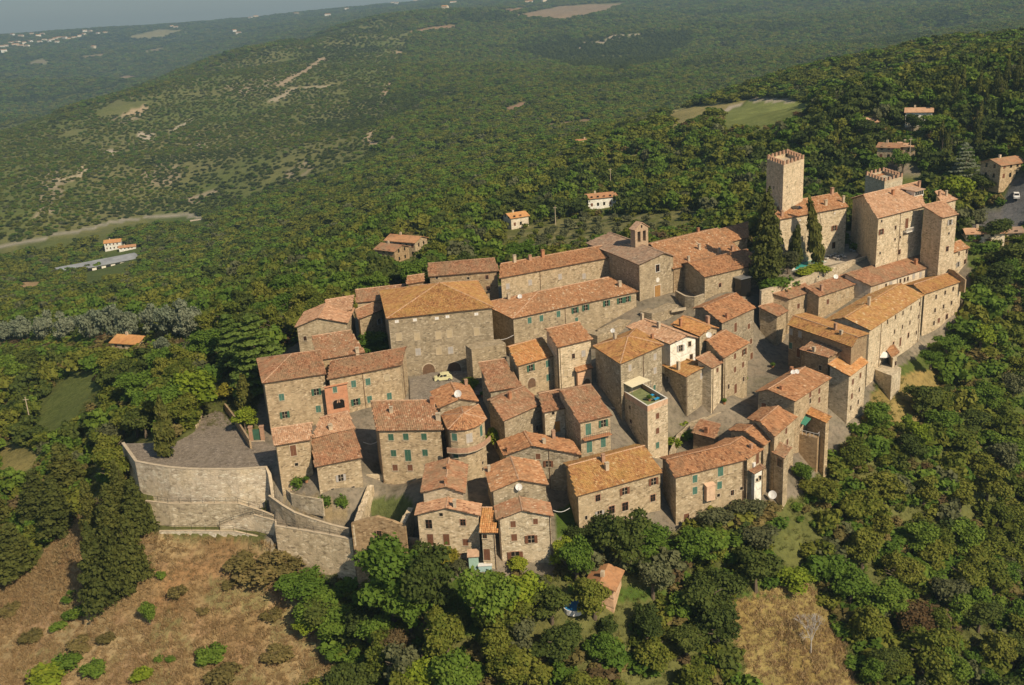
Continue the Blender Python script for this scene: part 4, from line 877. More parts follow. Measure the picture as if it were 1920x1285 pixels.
wall_line('retaining_wall', [(515,987),(560,994),(618,1004),(660,1013)], [-9.8,-10,-10.2,-10.4], -21, .5, ST['rough'], 'tall rubble wall below the weedy lane and its railing', cap='surround')
wall_line('lane_wall', [(503,930),(528,948),(552,962),(585,974),(620,985),(654,993)], [-6.9,-7.4,-7.9,-8.4,-8.9,-9.3], -11, .35, ST['rough'], 'low stepped wall along the upper side of the ramp', cap='surround')
wall_line('garden_wall', [(528,910),(545,926),(562,930),(604,937)], -5.6, -9, .3, ST['rough'], 'little planter wall at the foot of the lean-to annex')
wall_line('retaining_wall', [(684,890),(740,889),(802,891)], [-5.3,-5.4,-5.4], -11, .5, ST['pale'], 'pale patched wall at the back of the ruined roofless house', jag=.25)
rt = wall_line('ruin', [(658,981),(683,974),(707,968),(735,977),(760,987)], [-6.6,-5.9,-5.3,-6.0,-6.8], -21, .6, ST['brown'], 'roofless stone ruin with a gable wall and a brick framed window hole', cat='ruin', jag=.15, step=1.2)
HOBJ['RU'] = (rt, tuple(rt.location)); A_, B_ = un(658, 981, -6.6)[:2], un(760, 987, -6.8)[:2]; WALLS['RU'] = [(A_, B_, -20, -5)]
add_windows('RU', [('dd', 711, 1001, .9)])
wall_line('ruin_wall', [(661,984),(672,950),(682,925),(690,908)], [-6.9,-7.2,-6.3,-5.6], -11, 1.1, ST['pale'], 'thick broken side wall on the left of the ruin', jag=.4, step=1.0, back=-1)
wall_line('ruin_wall', [(757,985),(765,968),(775,950)], [-6.9,-6.4,-6.0], -11, 1.0, ST['pale'], 'short broken stub of wall on the right of the ruin', jag=.5, step=.9, back=1)
wall_line('retaining_wall', [(760,1008),(782,1012),(800,1016)], [-9.8,-10,-10], -19, .5, ST['rough'], 'rubble wall between the ruin and the leftmost front house')
wall_line('terrace_wall', [(1428,546),(1470,534),(1500,524),(1532,512),(1563,501),(1600,489),(1645,476)], [9.3]*4+[9.9]*3, 0, .6, ST['pale'], 'long high wall of the castle pool terrace above the upper row', cap='surround')
wall_line('garden_wall', [(1038,1001),(1060,996),(1086,989)], -11.8, -16, .4, ST['pale'], 'garden wall closing the dark stepped alley beside the front house', cap='surround')
wall_line('terrace_wall', [(820,1083),(850,1090),(885,1098),(930,1093)], -15.2, -18.5, .4, ST['pale'], 'garden terrace wall under the leftmost front house')
wall_line('terrace_wall', [(1010,1096),(1035,1098),(1060,1092)], -16, -18.5, .4, ST['pale'], 'short terrace wall above the small lawn')
wall_line('terrace_wall', [(1020,1180),(1060,1182),(1098,1176)], -18.6, -20.8, .5, ST['pale'], 'pale terrace wall under the round blue pool')
wall_line('curved_wall', [(1266,546),(1284,556),(1302,558),(1321,552)], 8.1, 3.5, .4, ST['grey'], 'low curved wall between the church and the red gable house', cap='surround')
wall_line('church_terrace', [(1200,584),(1222,588),(1245,584),(1272,572)], 6.2, 1.5, 3.2, ST['grey'], 'paved platform wall in front of the church door', cat='platform')
wall_line('garden_wall', [(420,757),(436,778),(452,802),(467,826)], [-1.2]*4, -4.5, .35, ST['brown'], 'garden wall along the shaded road into the square')
wall_line('roadside_wall', [(366,798),(372,785),(378,772)], -2.3, -5, .3, ST['pale'], 'stub of roadside wall beside the plane trees at the square', back=-1)
wall_line('garden_wall', [(884,656),(915,650),(948,644)], 8.0, -1, 3.5, ST['grey'], 'flat topped stone wall block at the right corner of the palazzo', cat='wall')
wall_line('firewall', [(1767,502),(1788,507),(1810,525)], [6.3,7.0,5.3], 2.0, .4, ST['brown'], 'raised brick edged firewall at the far end of the lower row')
wall_line('yard_wall', [(1090,622),(1120,630),(1150,618),(1185,600)], 4.5, -2, 3.0, ST['grey'], 'overgrown stone yard wall between the pale tall house and the long house')
# church steps
a, b_ = un(1273, 578, 6.2), un(1259, 594, 3.2); d = (b_ - a)[:2]; d /= np.linalg.norm(d); n_ = np.array([-d[1], d[0]])
org = tuple(b_); rt = tag(empty('church_stairs', org), 'flight of dark stone steps climbing to the church platform', 'stairs'); ns_ = 9
sm_ = None
for i in range(ns_):
    c = a + (b_ - a) * (i + .5) / ns_; L = np.linalg.norm((b_ - a)[:2]) / ns_ * .8
    if sm_ is None: sm_ = MB().box(-L / 2, -2, -.6, L / 2, 2, 0).mesh('step', M['surround'])
    o = link(bpy.data.objects.new('step', sm_), rt); o.matrix_local = Matrix(((d[0], n_[0], 0, c[0] - org[0]), (d[1], n_[1], 0, c[1] - org[1]), (0, 0, 1, c[2] - org[2]), (0, 0, 0, 1)))
# paving of the square
P = [un(*p, -3.0) for p in PLAZA]; V = [tuple(p) for p in P]
pm = stone_mat('cobbles', (.17, .14, .11), (.26, .22, .175), (.36, .31, .25), (.19, .16, .12), (.3, .25, .19), .5, .35, .35)
mk('paving', V, [tuple(range(len(V)))], pm, None, uv=[v[:2] for v in V])['kind'] = 'structure'
V = [tuple(un(*p, -.05 if i < 3 else .0)) for i, p in enumerate(((768, 752), (830, 742), (905, 735), (912, 690), (850, 690), (768, 716)))]
mk('paving', [(v[0], v[1], gz(v[0], v[1])[0] + .5) for v in V], [tuple(range(len(V)))], pm, None, uv=[v[:2] for v in V])['kind'] = 'structure'
# railings
def railing(px, zt, h, label):
    T = [un(*p, z) for p, z in zip(px, zt)]; org = tuple(T[0]); rt = tag(empty('railing', org), label, 'railing'); o = np.array(org)
    pts = []
    for i in range(len(T) - 1):
        n = max(1, int(np.linalg.norm(T[i + 1] - T[i]) / 2.2))
        for s in range(n): pts.append(T[i] + (T[i + 1] - T[i]) * s / n)
    pts.append(T[-1])
    for p in pts: MB().tube(p - o, p - o + [0, 0, h], .035, 5).build('post', M['dmetal'], rt)
    mb = MB()
    for hh in (h, h * .5):
        for p, q in zip(pts[:-1], pts[1:]): mb.tube(p - o + [0, 0, hh], q - o + [0, 0, hh], .025, 4)
    mb.build('rail', M['dmetal'], rt)
railing([(278,938),(315,943),(446,943),(488,956)], [-8.4,-8.4,-8.4,-9.2], 1.0, 'thin iron railing on the middle ledge under the square')
railing([(298,995),(360,994),(438,995),(512,1013)], [-12.7,-12.7,-12.7,-13.7], 1.0, 'thin iron railing along the bottom path')
railing([(412,985),(438,974),(475,964),(515,975)], [-12.5,-11.3,-9.8,-10.1], 1.0, 'handrail following the peaked stair wall')
railing([(516,985),(560,992),(618,1002),(655,1010)], [-9.7,-9.9,-10.1,-10.3], 1.0, 'iron railing on top of the tall rubble wall')
# brick gateway
P0 = hit(483, 826); 
rt = tag(empty('gateway', P0), 'brick gateway with a green door at the corner of the paved square', 'gateway')
for x in (-1.1, 1.1): MB().box(x - .35, -.35, -.3, x + .35, .35, 2.9).box(x - .45, -.45, 2.9, x + .45, .45, 3.1).build('pillar', M['bricksur'], rt)
MB().box(-.75, -.06, 0, .75, .06, 2.4).build('gate_leaf', M['dgreen'], rt)
for i in range(2): MB().box(-1.6, -1.3 + i * .4, -.3, 1.6, -.95 + i * .35, .08 + i * .12).build('step', M['surround'], rt)
# oven box on the teal shuttered house, balconies
def on_wall(key, px, py, mb, name, m):
    root, org = HOBJ[key]; h_ = wall_hit(key, px, py); P, d, n = h_[2], h_[3], h_[4]
    return mb.build(name, m, root, Matrix(((d[0], -n[0], 0, P[0] + n[0] * .004 - org[0]), (d[1], -n[1], 0, P[1] + n[1] * .004 - org[1]), (0, 0, 1, P[2] - org[2]), (0, 0, 0, 1))))
on_wall('E5', 1328, 922, MB().box(-.9, -.9, -1.4, .9, .05, 1.5).hexa([(-1, -1, 1.5), (1, -1, 1.5), (1, .05, 1.7), (-1, .05, 1.7), (-1, -1, 1.6), (1, -1, 1.6), (1, .05, 1.85), (-1, .05, 1.85)]), 'oven_box', ST['pink'])
bal = on_wall('M8', 1117, 817, MB().box(-2.9, -1.0, -.12, 2.9, .05, .05), 'balcony', M['soil'])
r_ = MB()
for x in np.linspace(-2.85, 2.85, 14): r_.tube((x, -.95, .05), (x, -.95, 1), .02, 4)
r_.tube((-2.85, -.95, 1), (2.85, -.95, 1), .03, 4); r_.build('balcony_rail', M['dmetal'], bal)
bal = on_wall('CM', 1700.6, 433, MB().box(-1.6, -1.0, -.2, 1.6, .05, .05), 'balcony', M['whitesur'])
for x in np.linspace(-1.5, 1.5, 8): MB().box(x - .07, -.95, .05, x + .07, -.8, .85).build('baluster', M['whitesur'], bal)
MB().box(-1.6, -1.0, .852, 1.6, -.78, .95).build('handrail', M['whitesur'], bal)
on_wall('CB', 1384, 535, MB().box(-1.6, -2.6, -2.6, 1.6, .05, 2.2), 'glass_porch', M['glass'])
on_wall('CB', 1384, 535, MB().box(-1.8, -2.8, 2.21, 1.8, .05, 2.4), 'porch_roof', M['metal'])
on_wall('E4', 1412, 872, MB().box(-.35, -.35, -.5, .35, .05, .5), 'boiler', M['white'])
# loggia projection and drainpipes
on_wall('L2', 632, 748, MB().box(-2.3, -.008, -3.4, 2.3, .03, 2.9).box(-2.5, -.35, 2.9, 2.5, .05, 3.1), 'brick_facing', ST['brick'])
for key, x, y in (('PC',1013,530),('LM',1060,600),('FB',714,850),('L2',683,735),('L2',757,715),('M4',1047,690),('M4',1051,690),('H4',933,1020),('H4',1037,1010),('H5',929,1030),('W2',1723,600),('W2',1650,640),('M1',1206,700),('N6',1287,740),('N4',1358,720),('E5',1400,900),('M9',1030,870),('CM',1686,440),('CH2',1812,485),('N5',1336,730),('R1',1682,535)):
    h_ = wall_hit(key, x, y)
    if h_[0] > 2: continue
    a_, b2 = h_[5], h_[6]; s = np.clip(((h_[2][:2] - a_) @ h_[3]), .15, np.linalg.norm(b2 - a_) - .15); root, org = HOBJ[key]; f = min(plane_z(p)(*(a_ + h_[3] * s)) for p in ROOFS[key][0]) - .25 if key in ROOFS else 0
    p = a_ + h_[3] * s + h_[4] * .09; zb_ = root.location[2] - 1
    MB().tube((p[0] - org[0], p[1] - org[1], zb_ - org[2]), (p[0] - org[0], p[1] - org[1], f - org[2]), .055, 6).build('drainpipe', M['eave'], root)
# curved balcony of the round fronted house
root, org = HOBJ['TB']; F_ = [np.array(p) for p in inset(ROOFS['TB'][1], .38)]; oo = inset(ROOFS['TB'][1], -.55); zb_ = .35; mb = MB()
for i in range(0, 5):
    P = [F_[i], F_[i + 1], oo[i + 1], oo[i]]; mb.hexa([(x - org[0], y - org[1], zb_ - .15 - org[2]) for x, y in P] + [(x - org[0], y - org[1], zb_ - org[2]) for x, y in P])
bl = mb.build('balcony', M['surround'], root); mb = MB()
for i in range(0, 5):
    ia = F_[i] + (oo[i] - F_[i]) * .8; ib = F_[i + 1] + (oo[i + 1] - F_[i + 1]) * .8; P = [ia, ib, oo[i + 1], oo[i]]; mb.hexa([(x - org[0], y - org[1], zb_ - org[2]) for x, y in P] + [(x - org[0], y - org[1], zb_ + .9 - org[2]) for x, y in P])
mb.build('balcony_parapet', M['bricksur'], bl)
wall_line('bank_wall', [(1258,846),(1272,815),(1296,792),(1330,778),(1352,770)], [-8.2,-6.8,-5.9,-5.2,-4.8], -13, .4, ST['rough'], 'overgrown rubble bank wall under the main street, beside the roof terrace house', jag=.4)
# satellite dishes
def dish(P, r, label, m='white'):
    rt = tag(empty('satellite_dish', P), label, 'satellite dish', 'satellite dishes on the roofs'); rt.rotation_euler = (math.radians(62), 0, random.uniform(-.5, .3))
    V = [(0, 0, -.12 * r)]; F = []
    for k_, (rr, zz) in enumerate(((.5, -.08), (1.0, .08))):
        for t in range(16): V.append((r * rr * math.cos(t * math.pi / 8), r * rr * math.sin(t * math.pi / 8), zz * r))
    F += [(0, 1 + t, 1 + (t + 1) % 16) for t in range(16)] + [(1 + t, 17 + t, 17 + (t + 1) % 16, 1 + (t + 1) % 16) for t in range(16)]
    me = bpy.data.meshes.new('bowl'); me.from_pydata(V, [], F); me.materials.append(M[m]); link(bpy.data.objects.new('bowl', me), rt)
    MB().tube((0, -r * .9, .05), (0, 0, r * .8), .025, 4).build('feed_arm', M['metal'], rt); MB().tube((0, 0, -.1 * r), (0, -r * 1.0, -r * .55), .04, 5).build('mast', M['metal'], rt)
DI = [(859,745,.75,'big white dish on the red hipped roof by the cobbled yard'),(975,560,.55,'white dish at the left end of the long green shuttered house'),(1149,624,.5,'white dish behind the ochre pyramid roof of the tower house'),(1567,523,.6,'white dish on the ridge of the middle upper row house'),(1487,702,.5,'left dish of the pair on the red roof at the street bend'),(1494,701,.5,'right dish of the pair on the red roof at the street bend'),(1329,633,.6,'white dish on the gable behind the white plastered house'),(1461,392,.5,'reddish dish on the castle wing at the foot of the tall tower')]
for x, y, r, lb in DI:
    b_ = roof_hit(x, y); P = b_[1] if b_ else un(x, y, 9.3)
    dish(Vector(P) + Vector((0, 0, r * .9)), r, 'round ' + lb, 'white' if 'reddish' not in lb else 'soil')
h_ = wall_hit('H2', 972, 911); dish(Vector((*(h_[2][:2] + h_[4] * .5), h_[2][2])), .6, 'round white dish fixed to the wall under the front gable')
P = hit(1448, 945); dish(Vector(P) + Vector((0, 0, 1.9)), .8, 'large white dish on a post in the garden below the loggia tower')
# the small yellow-white car in the yard
def wheel(rt, x, y, r=.31):
    w_ = MB().tube((x, y - .1, r), (x, y + .1, r), r, 12).build('wheel', M['dmetal'], rt); MB().tube((x, y - .12, r), (x, y + .12, r), r * .55, 8).build('hub_cap', M['metal'], w_)
def car(P, ang, paint, label, group=None):
    rt = tag(empty('car', P), label, 'car', group); rt.rotation_euler = (0, 0, ang)
    prof = [(-1.95, .3), (-1.98, .75), (-1.75, .95), (-1.15, 1.02), (-.55, 1.55), (.2, 1.68), (1.35, 1.64), (1.85, 1.2), (1.95, .8), (1.93, .3)]
    V = []; n = len(prof)
    for y, k_ in ((-.82, 1), (.82, 1)):
        for x, z in prof: V.append((x, y * (.86 if z > 1.3 else 1), z))
    F = [tuple(range(n - 1, -1, -1)), tuple(range(n, 2 * n))] + [(i, (i + 1) % n, n + (i + 1) % n, n + i) for i in range(n)]
    me = bpy.data.meshes.new('body'); me.from_pydata(V, [], [tuple(reversed(f)) for f in F]); me.materials.append(paint); link(bpy.data.objects.new('body', me), rt)
    for s in (-1, 1):
        for x0, x1, x2, x3 in ((-.95, -.12, -.12, -.5), (-.02, .75, .75, -.02), (.85, 1.55, 1.3, .85)):
            y0, y1 = s * .835, s * .745; q = MB(); V2 = [(x0, y0, 1.05), (x1, y0, 1.05), (x2, y1, 1.52), (x3, y1, 1.52)]; q.V = V2; q.F = [(0, 1, 2, 3)]; q.build('side_window', M['glass'], rt)
    q = MB(); q.V = [(-1.16, -.7, 1.045), (-1.16, .7, 1.045), (-.6, .62, 1.56), (-.6, -.62, 1.56)]; q.F = [(0, 1, 2, 3)]; q.build('windscreen', M['glass'], rt)
    q = MB(); q.V = [(1.83, -.6, 1.25), (1.83, .6, 1.25), (1.4, .55, 1.6), (1.4, -.55, 1.6)]; q.F = [(0, 1, 2, 3)]; q.build('rear_window', M['glass'], rt)
    for s in (-1, 1): MB().box(-2.0, s * .6 - .15, .62, -1.93, s * .6 + .15, .8).build('headlight', M['metal'], rt)
    for x in (-1.25, 1.25):
        for y in (-.78, .78): wheel(rt, x, y)
    return rt
P = hit(831, 714); car(Vector(P) + Vector((0, 0, .1)), math.radians(12), plain('cream_car_paint', (.68, .64, .36), .35, .04), 'pale yellow small car parked in the yard before the palazzo')
P = hit(878, 478); car(P, .3, plain('white_car_paint', (.7, .7, .68), .35, .04), 'white car parked under the trees behind the village')
P = hit(1905, 372); car(P, 1.2, M['white'], 'white car parked on the shaded road at the right edge')
# green awning, parasol, pool, loungers
q = [un(*p, z) for p, z in zip(((1491,790),(1510,798),(1521,785),(1500,776)), (-5.4,-5.4,-4.4,-4.4))]; c_ = np.mean(q, 0); org2 = (c_[0], c_[1], -8); rt = tag(empty('awning', org2), 'green canvas awning over the small planted terrace', 'awning'); V, F = slab(q, .05); mk('canvas', V, F, M['awning'], rt, org2)
Pt = [un(*p, -7.6)[:2] for p in ((1490,812),(1533,822),(1549,803),(1507,795))]; V, F, UV = prism_walls(Pt, -16, -7.6); tag(mk('terrace', V, F, ST['brown'], None, uv=UV), 'walled terrace block carrying the green awning', 'terrace')
rl = [Vector((*p, -7.6)) for p in Pt]; rt = tag(empty('railing', rl[0]), 'white railing round the green awning terrace', 'railing'); mb = MB()
for i in range(2):
    a, b_ = rl[i] - rl[0], rl[i + 1] - rl[0]
    if i == 1: pass
    for s in np.linspace(0, 1, 7): mb.tube(a.lerp(b_, s), a.lerp(b_, s) + Vector((0, 0, .95)), .03, 4)
    mb.tube(a + Vector((0, 0, .95)), b_ + Vector((0, 0, .95)), .04, 4)
mb.build('rails', M['white'], rt)
def parasol(P, r, h, m, label, group=None):
    rt = tag(empty('parasol', P), label, 'parasol', group); MB().tube((0, 0, 0), (0, 0, h), .04, 6).build('pole', M['metal'], rt)
    V = [(0, 0, h + .1)]; 
    for t in range(12): V.append((r * math.cos(t * math.pi / 6), r * math.sin(t * math.pi / 6), h - .4 * r))
    V += [(v[0], v[1], v[2] - .15) for v in V[1:]]
    me = bpy.data.meshes.new('canopy'); me.from_pydata(V, [], [(0, 1 + t, 1 + (t + 1) % 12) for t in range(12)] + [(1 + t, 13 + t, 13 + (t + 1) % 12, 1 + (t + 1) % 12) for t in range(12)]); me.materials.append(m); link(bpy.data.objects.new('canopy', me), rt)
Pt = [un(*p, -6.2)[:2] for p in ((1638,692),(1672,705),(1690,690),(1652,676))]; V, F, UV = prism_walls(Pt, -14, -6.2); tag(mk('terrace', V, F, ST['pale'], None, uv=UV), 'stone terrace block under the row with a dark cellar door', 'terrace')
parasol(un(1652, 682, -6.2), 2.0, 3.0, M['white'], 'big white parasol on the terrace below the lower row')
PZ = 9.06; PO = [(1484,509),(1500,482),(1517,479),(1551,491),(1530,500),(1497,507)]
wm, wn, wb = mat('pool_water', .08, .5); wb.inputs['Base Color'].default_value = (.05, .42, .36, 1); rr_ = ramp(wn, noise(wn, .6, 3, nd(wn, 'TexCoord').outputs['Object']), [(.3, (.04, .34, .3)), (.7, (.1, .52, .44))]); wn.links.new(rr_, wb.inputs['Base Color'])
P = [un(*p, PZ) for p in PO]; c_ = np.mean(P, 0); org = tuple(c_); rt = tag(empty('swimming_pool', org), 'turquoise swimming pool on the castle terrace', 'pool')
mk('water', P, [tuple(range(len(P)))], wm, rt, org)
Po = inset([p[:2] for p in P], -.5); V = [(*p, PZ + .004) for p in Po]; n = len(V); V2 = [(*p[:2], PZ + .12) for p in P]; V3 = [(*p, PZ + .12) for p in Po]
mk('pool_edge', V + V2 + V3, [(i, (i + 1) % n, 2 * n + (i + 1) % n, 2 * n + i) for i in range(n)] + [(n + i, 2 * n + i, 2 * n + (i + 1) % n, n + (i + 1) % n) for i in range(n)], M['whitesur'], rt, org)
mk('paving', [tuple(un(*p, 9.03)) for p in ((1540,500),(1600,488),(1612,475),(1590,462),(1550,470),(1530,484))], [tuple(range(6))], plain('terrace_paving', (.5, .42, .31), .9, .2, 1), None)['kind'] = 'structure'
for i, (x, y) in enumerate(((1556,482),(1561,480),(1566,478),(1571,483),(1566,486),(1577,481),(1583,484),(1572,488),(1596,471),(1602,473),(1550,487))):
    lounger(un(x, y, 9.05), -.6 + .1 * (i % 3), M['white'], 'white sun lounger beside the castle swimming pool', 'white loungers by the castle pool')
P = un(1077, 1168, -18.6); P[2] = gz(P[0], P[1])[0] + .25; rt = tag(empty('round_pool', P), 'round blue garden pool among the trees', 'pool')
bm_, bn, bb = mat('blue_water', .1, .5); bb.inputs['Base Color'].default_value = (.05, .25, .5, 1)
o = MB().tube((0, 0, -.6), (0, 0, .3), 1.75, 20).build('basin', M['white'], rt); MB().tube((0, 0, .28), (0, 0, .31), 1.6, 20).build('water', bm_, rt)
# garden shed and white table by the front house
P = hit(889, 1062); P[2] += .3; rt = tag(empty('garden_shed', P), 'small green shed with a striped tile lid at the foot of the leftmost front house', 'shed')
MB().box(-.8, -.7, -.6, .8, .7, 2.0).build('shed_body', plain('pale_green_paint', (.35, .5, .4), .7, .1), rt); MB().hexa([(-1, -.95, 1.95), (1, -.95, 1.95), (1, .85, 2.4), (-1, .85, 2.4), (-1, -.95, 2.05), (1, -.95, 2.05), (1, .85, 2.5), (-1, .85, 2.5)]).build('shed_roof', M['ridge'], rt)
P = hit(910, 1068); P[2] += .2; rt = tag(empty('garden_bench', P), 'white topped bench beside the small green shed', 'bench'); MB().box(-1.2, -.5, .7, 1.2, .5, .8).build('bench_top', M['white'], rt); MB().box(-1.1, -.4, -.4, 1.1, .4, .7).build('bench_base', plain('pale_blue_paint', (.4, .55, .52), .7, .1), rt)
# awnings and poles
for x, y, h_, lb in ((1042, 425, 8, 'slim utility pole in the orchard behind the village'), (1145, 350, 8, 'utility pole beside the far villa'), (1845, 360, 9, 'street lamp post beside the road on the right'), (1705, 300, 8, 'pole beside the drive behind the low castle tower'),(60, 805, 9, 'leaning utility pole in the scrub on the left'), (180, 640, 7, 'short pole among the blue firs')):
    P = hit(x, y); rt = tag(empty('utility_pole', P), lb, 'pole'); MB().tube((0, 0, -.5), (0, 0, h_), .16, 6, .1).build('shaft', M['surround'], rt); MB().box(-.7, -.06, h_ - .8, .7, .06, h_ - .65).build('crossarm', M['surround'], rt)

# dormer, roof windows, cables, pots
def on_roof(px, py, mb, name, m):
    b_ = roof_hit(px, py); _, P, key = b_; planes, roof, org = RPL[key]; e_ = planes[0][1] - planes[0][0]; ang = math.atan2(e_[1], e_[0])
    return mb.build(name, m, roof, Matrix.Translation(Vector(P) - Vector(org)) @ Matrix.Rotation(ang, 4, 'Z'))
dm = on_roof(1723, 368, MB().box(-1.9, 0, -.2, 1.9, 2.6, 1.5), 'dormer', M['whitesur'])
for i in range(4): MB().box(-1.7 + .88 * i, -.03, .3, -.95 + .88 * i, .01, 1.25).build('window', M['glass'], dm)
MB().hexa([(-2.2, -.4, 1.5), (2.2, -.4, 1.5), (2.2, 4, 1.7), (-2.2, 4, 1.7), (-2.2, -.4, 1.65), (2.2, -.4, 1.65), (2.2, 4, 1.85), (-2.2, 4, 1.85)]).build('dormer_roof', M['ridge'], dm)
for x in (1489, 1497): on_roof(x, 391, MB().hexa([(-.9, -.7, .0), (.9, -.7, .0), (.9, .7, .42), (-.9, .7, .42), (-.9, -.7, .1), (.9, -.7, .1), (.9, .7, .52), (-.9, .7, .52)]), 'solar_panel', M['glass'])
for (x0, y0, z0, x1, y1, z1, lb) in ((924, 637, 6, 964, 628, 6, 'pale cable strung between palazzo and long house'), (1037, 957, -4, 1068, 953, -4.5, 'white cable across the stepped alley by the yellow roofed house'), (681, 829, -1, 708, 828, -1, 'cable across the dark alley beside the shuttered house'), (1145, 763, -1, 1165, 760, -1, 'cable between the balcony house and the tower house')):
    a, b_ = un(x0, y0, z0), un(x1, y1, z1); rt = tag(empty('cable', a), lb, 'cable'); q = MB(); pts = [Vector(a + (b_ - a) * t - np.array([0, 0, .5 * math.sin(t * math.pi)]) - a) for t in np.linspace(0, 1, 7)]
    for p, r in zip(pts[:-1], pts[1:]): q.tube(p, r, .045, 4)
    q.build('strand', M['white'], rt)
for i, (x, y, z) in enumerate(((1398, 716, None), (1449, 690, None), (905, 745, None), (1358, 758, None), (575, 905, None), (1218, 752, 2.0))):
    P = hit(x, y) if z is None else un(x, y, z); rt = tag(empty('plant_pot', P), ('terracotta pot with a shrub by the main street wall', 'terracotta pot with a shrub at the top of the street', 'terracotta pot with a shrub by the cobbled yard', 'terracotta pot with a shrub at the street door of the four storey house', 'terracotta pot with a shrub near the lean-to annex', 'terracotta pot with a shrub on the roof terrace')[i], 'plant pot')
    MB().tube((0, 0, 0), (0, 0, .5), .25, 8, .33).build('pot', M['soil'], rt); POTS.append((rt, .7))

# ---------------------------------------------------------------- trees
def leaf_mat(name, stops, k=(2.15, 1.85, 1.25)):
    stops = [(p, tuple(a * b_ for a, b_ in zip(c, k))) for p, c in stops]
    m, nt, b = mat(name, .75, .15)
    a = nd(nt, 'Attribute', attribute_name='tint'); sep = nd(nt, 'SeparateColor'); nt.links.new(a.outputs['Color'], sep.inputs[0])
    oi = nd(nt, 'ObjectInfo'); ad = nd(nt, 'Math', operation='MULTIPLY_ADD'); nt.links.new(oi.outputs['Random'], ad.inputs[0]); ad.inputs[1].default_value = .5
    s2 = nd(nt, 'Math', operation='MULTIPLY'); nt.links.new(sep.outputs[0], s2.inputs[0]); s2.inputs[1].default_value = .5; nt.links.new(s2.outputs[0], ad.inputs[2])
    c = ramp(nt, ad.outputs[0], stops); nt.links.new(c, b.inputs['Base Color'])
    b.inputs['Subsurface Weight'].default_value = 0
    tr = nd(nt, 'BsdfTranslucent'); nt.links.new(c, tr.inputs[0]); ms = nd(nt, 'MixShader'); ms.inputs[0].default_value = .36
    nt.links.new(b.outputs[0], ms.inputs[1]); nt.links.new(tr.outputs[0], ms.inputs[2]); nt.links.new(ms.outputs[0], nt.nodes['Material Output'].inputs[0]); return m
LF = {
 'broad': leaf_mat('leaves_broad', [(0, (.035, .055, .012)), (.3, (.055, .08, .016)), (.55, (.085, .105, .022)), (.8, (.105, .122, .03)), (1, (.125, .135, .034))]),
 'dark': leaf_mat('leaves_dark', [(0, (.022, .038, .012)), (.5, (.04, .062, .018)), (1, (.07, .09, .025))]),
 'green': leaf_mat('leaves_green', [(0, (.035, .075, .014)), (.5, (.06, .11, .02)), (1, (.1, .15, .03))]),
 'yellow': leaf_mat('leaves_yellow', [(0, (.14, .14, .02)), (.5, (.24, .21, .03)), (1, (.34, .28, .05))], (1.2, 1.2, 1)),
 'lime': leaf_mat('leaves_lime', [(0, (.06, .1, .012)), (.5, (.11, .16, .02)), (1, (.17, .2, .03))]),
 'olive': leaf_mat('leaves_olive', [(0, (.06, .062, .032)), (.5, (.1, .1, .055)), (1, (.14, .14, .08))], (1.45, 1.5, 1.15)),
 'fir': leaf_mat('needles_fir', [(0, (.03, .045, .014)), (.5, (.055, .072, .022)), (1, (.09, .1, .03))], (2.1, 1.75, 1.2)),
 'cedar': leaf_mat('needles_cedar', [(0, (.03, .06, .016)), (.5, (.055, .095, .025)), (1, (.08, .125, .035))]),
 'blue': leaf_mat('needles_blue', [(0, (.09, .11, .075)), (.5, (.14, .16, .11)), (1, (.19, .2, .14))], (1.7, 1.65, 1.45)),
 'scrub': leaf_mat('scrub_leaves', [(0, (.09, .085, .03)), (.5, (.15, .13, .05)), (1, (.23, .18, .08))], (1.4, 1.3, 1.1)),
 'rust': leaf_mat('leaves_rust', [(0, (.11, .055, .02)), (.5, (.15, .095, .04)), (1, (.24, .17, .08))], (1, 1.1, 1.1)),
}
ICO = None
def ico(sub):
    bm = bmesh.new(); bmesh.ops.create_icosphere(bm, subdivisions=sub, radius=1); V = np.array([v.co[:] for v in bm.verts]); F = np.array([[v.index for v in f.verts] for f in bm.faces]); bm.free(); return V, F
ICO1, ICO2 = ico(1), ico(2)
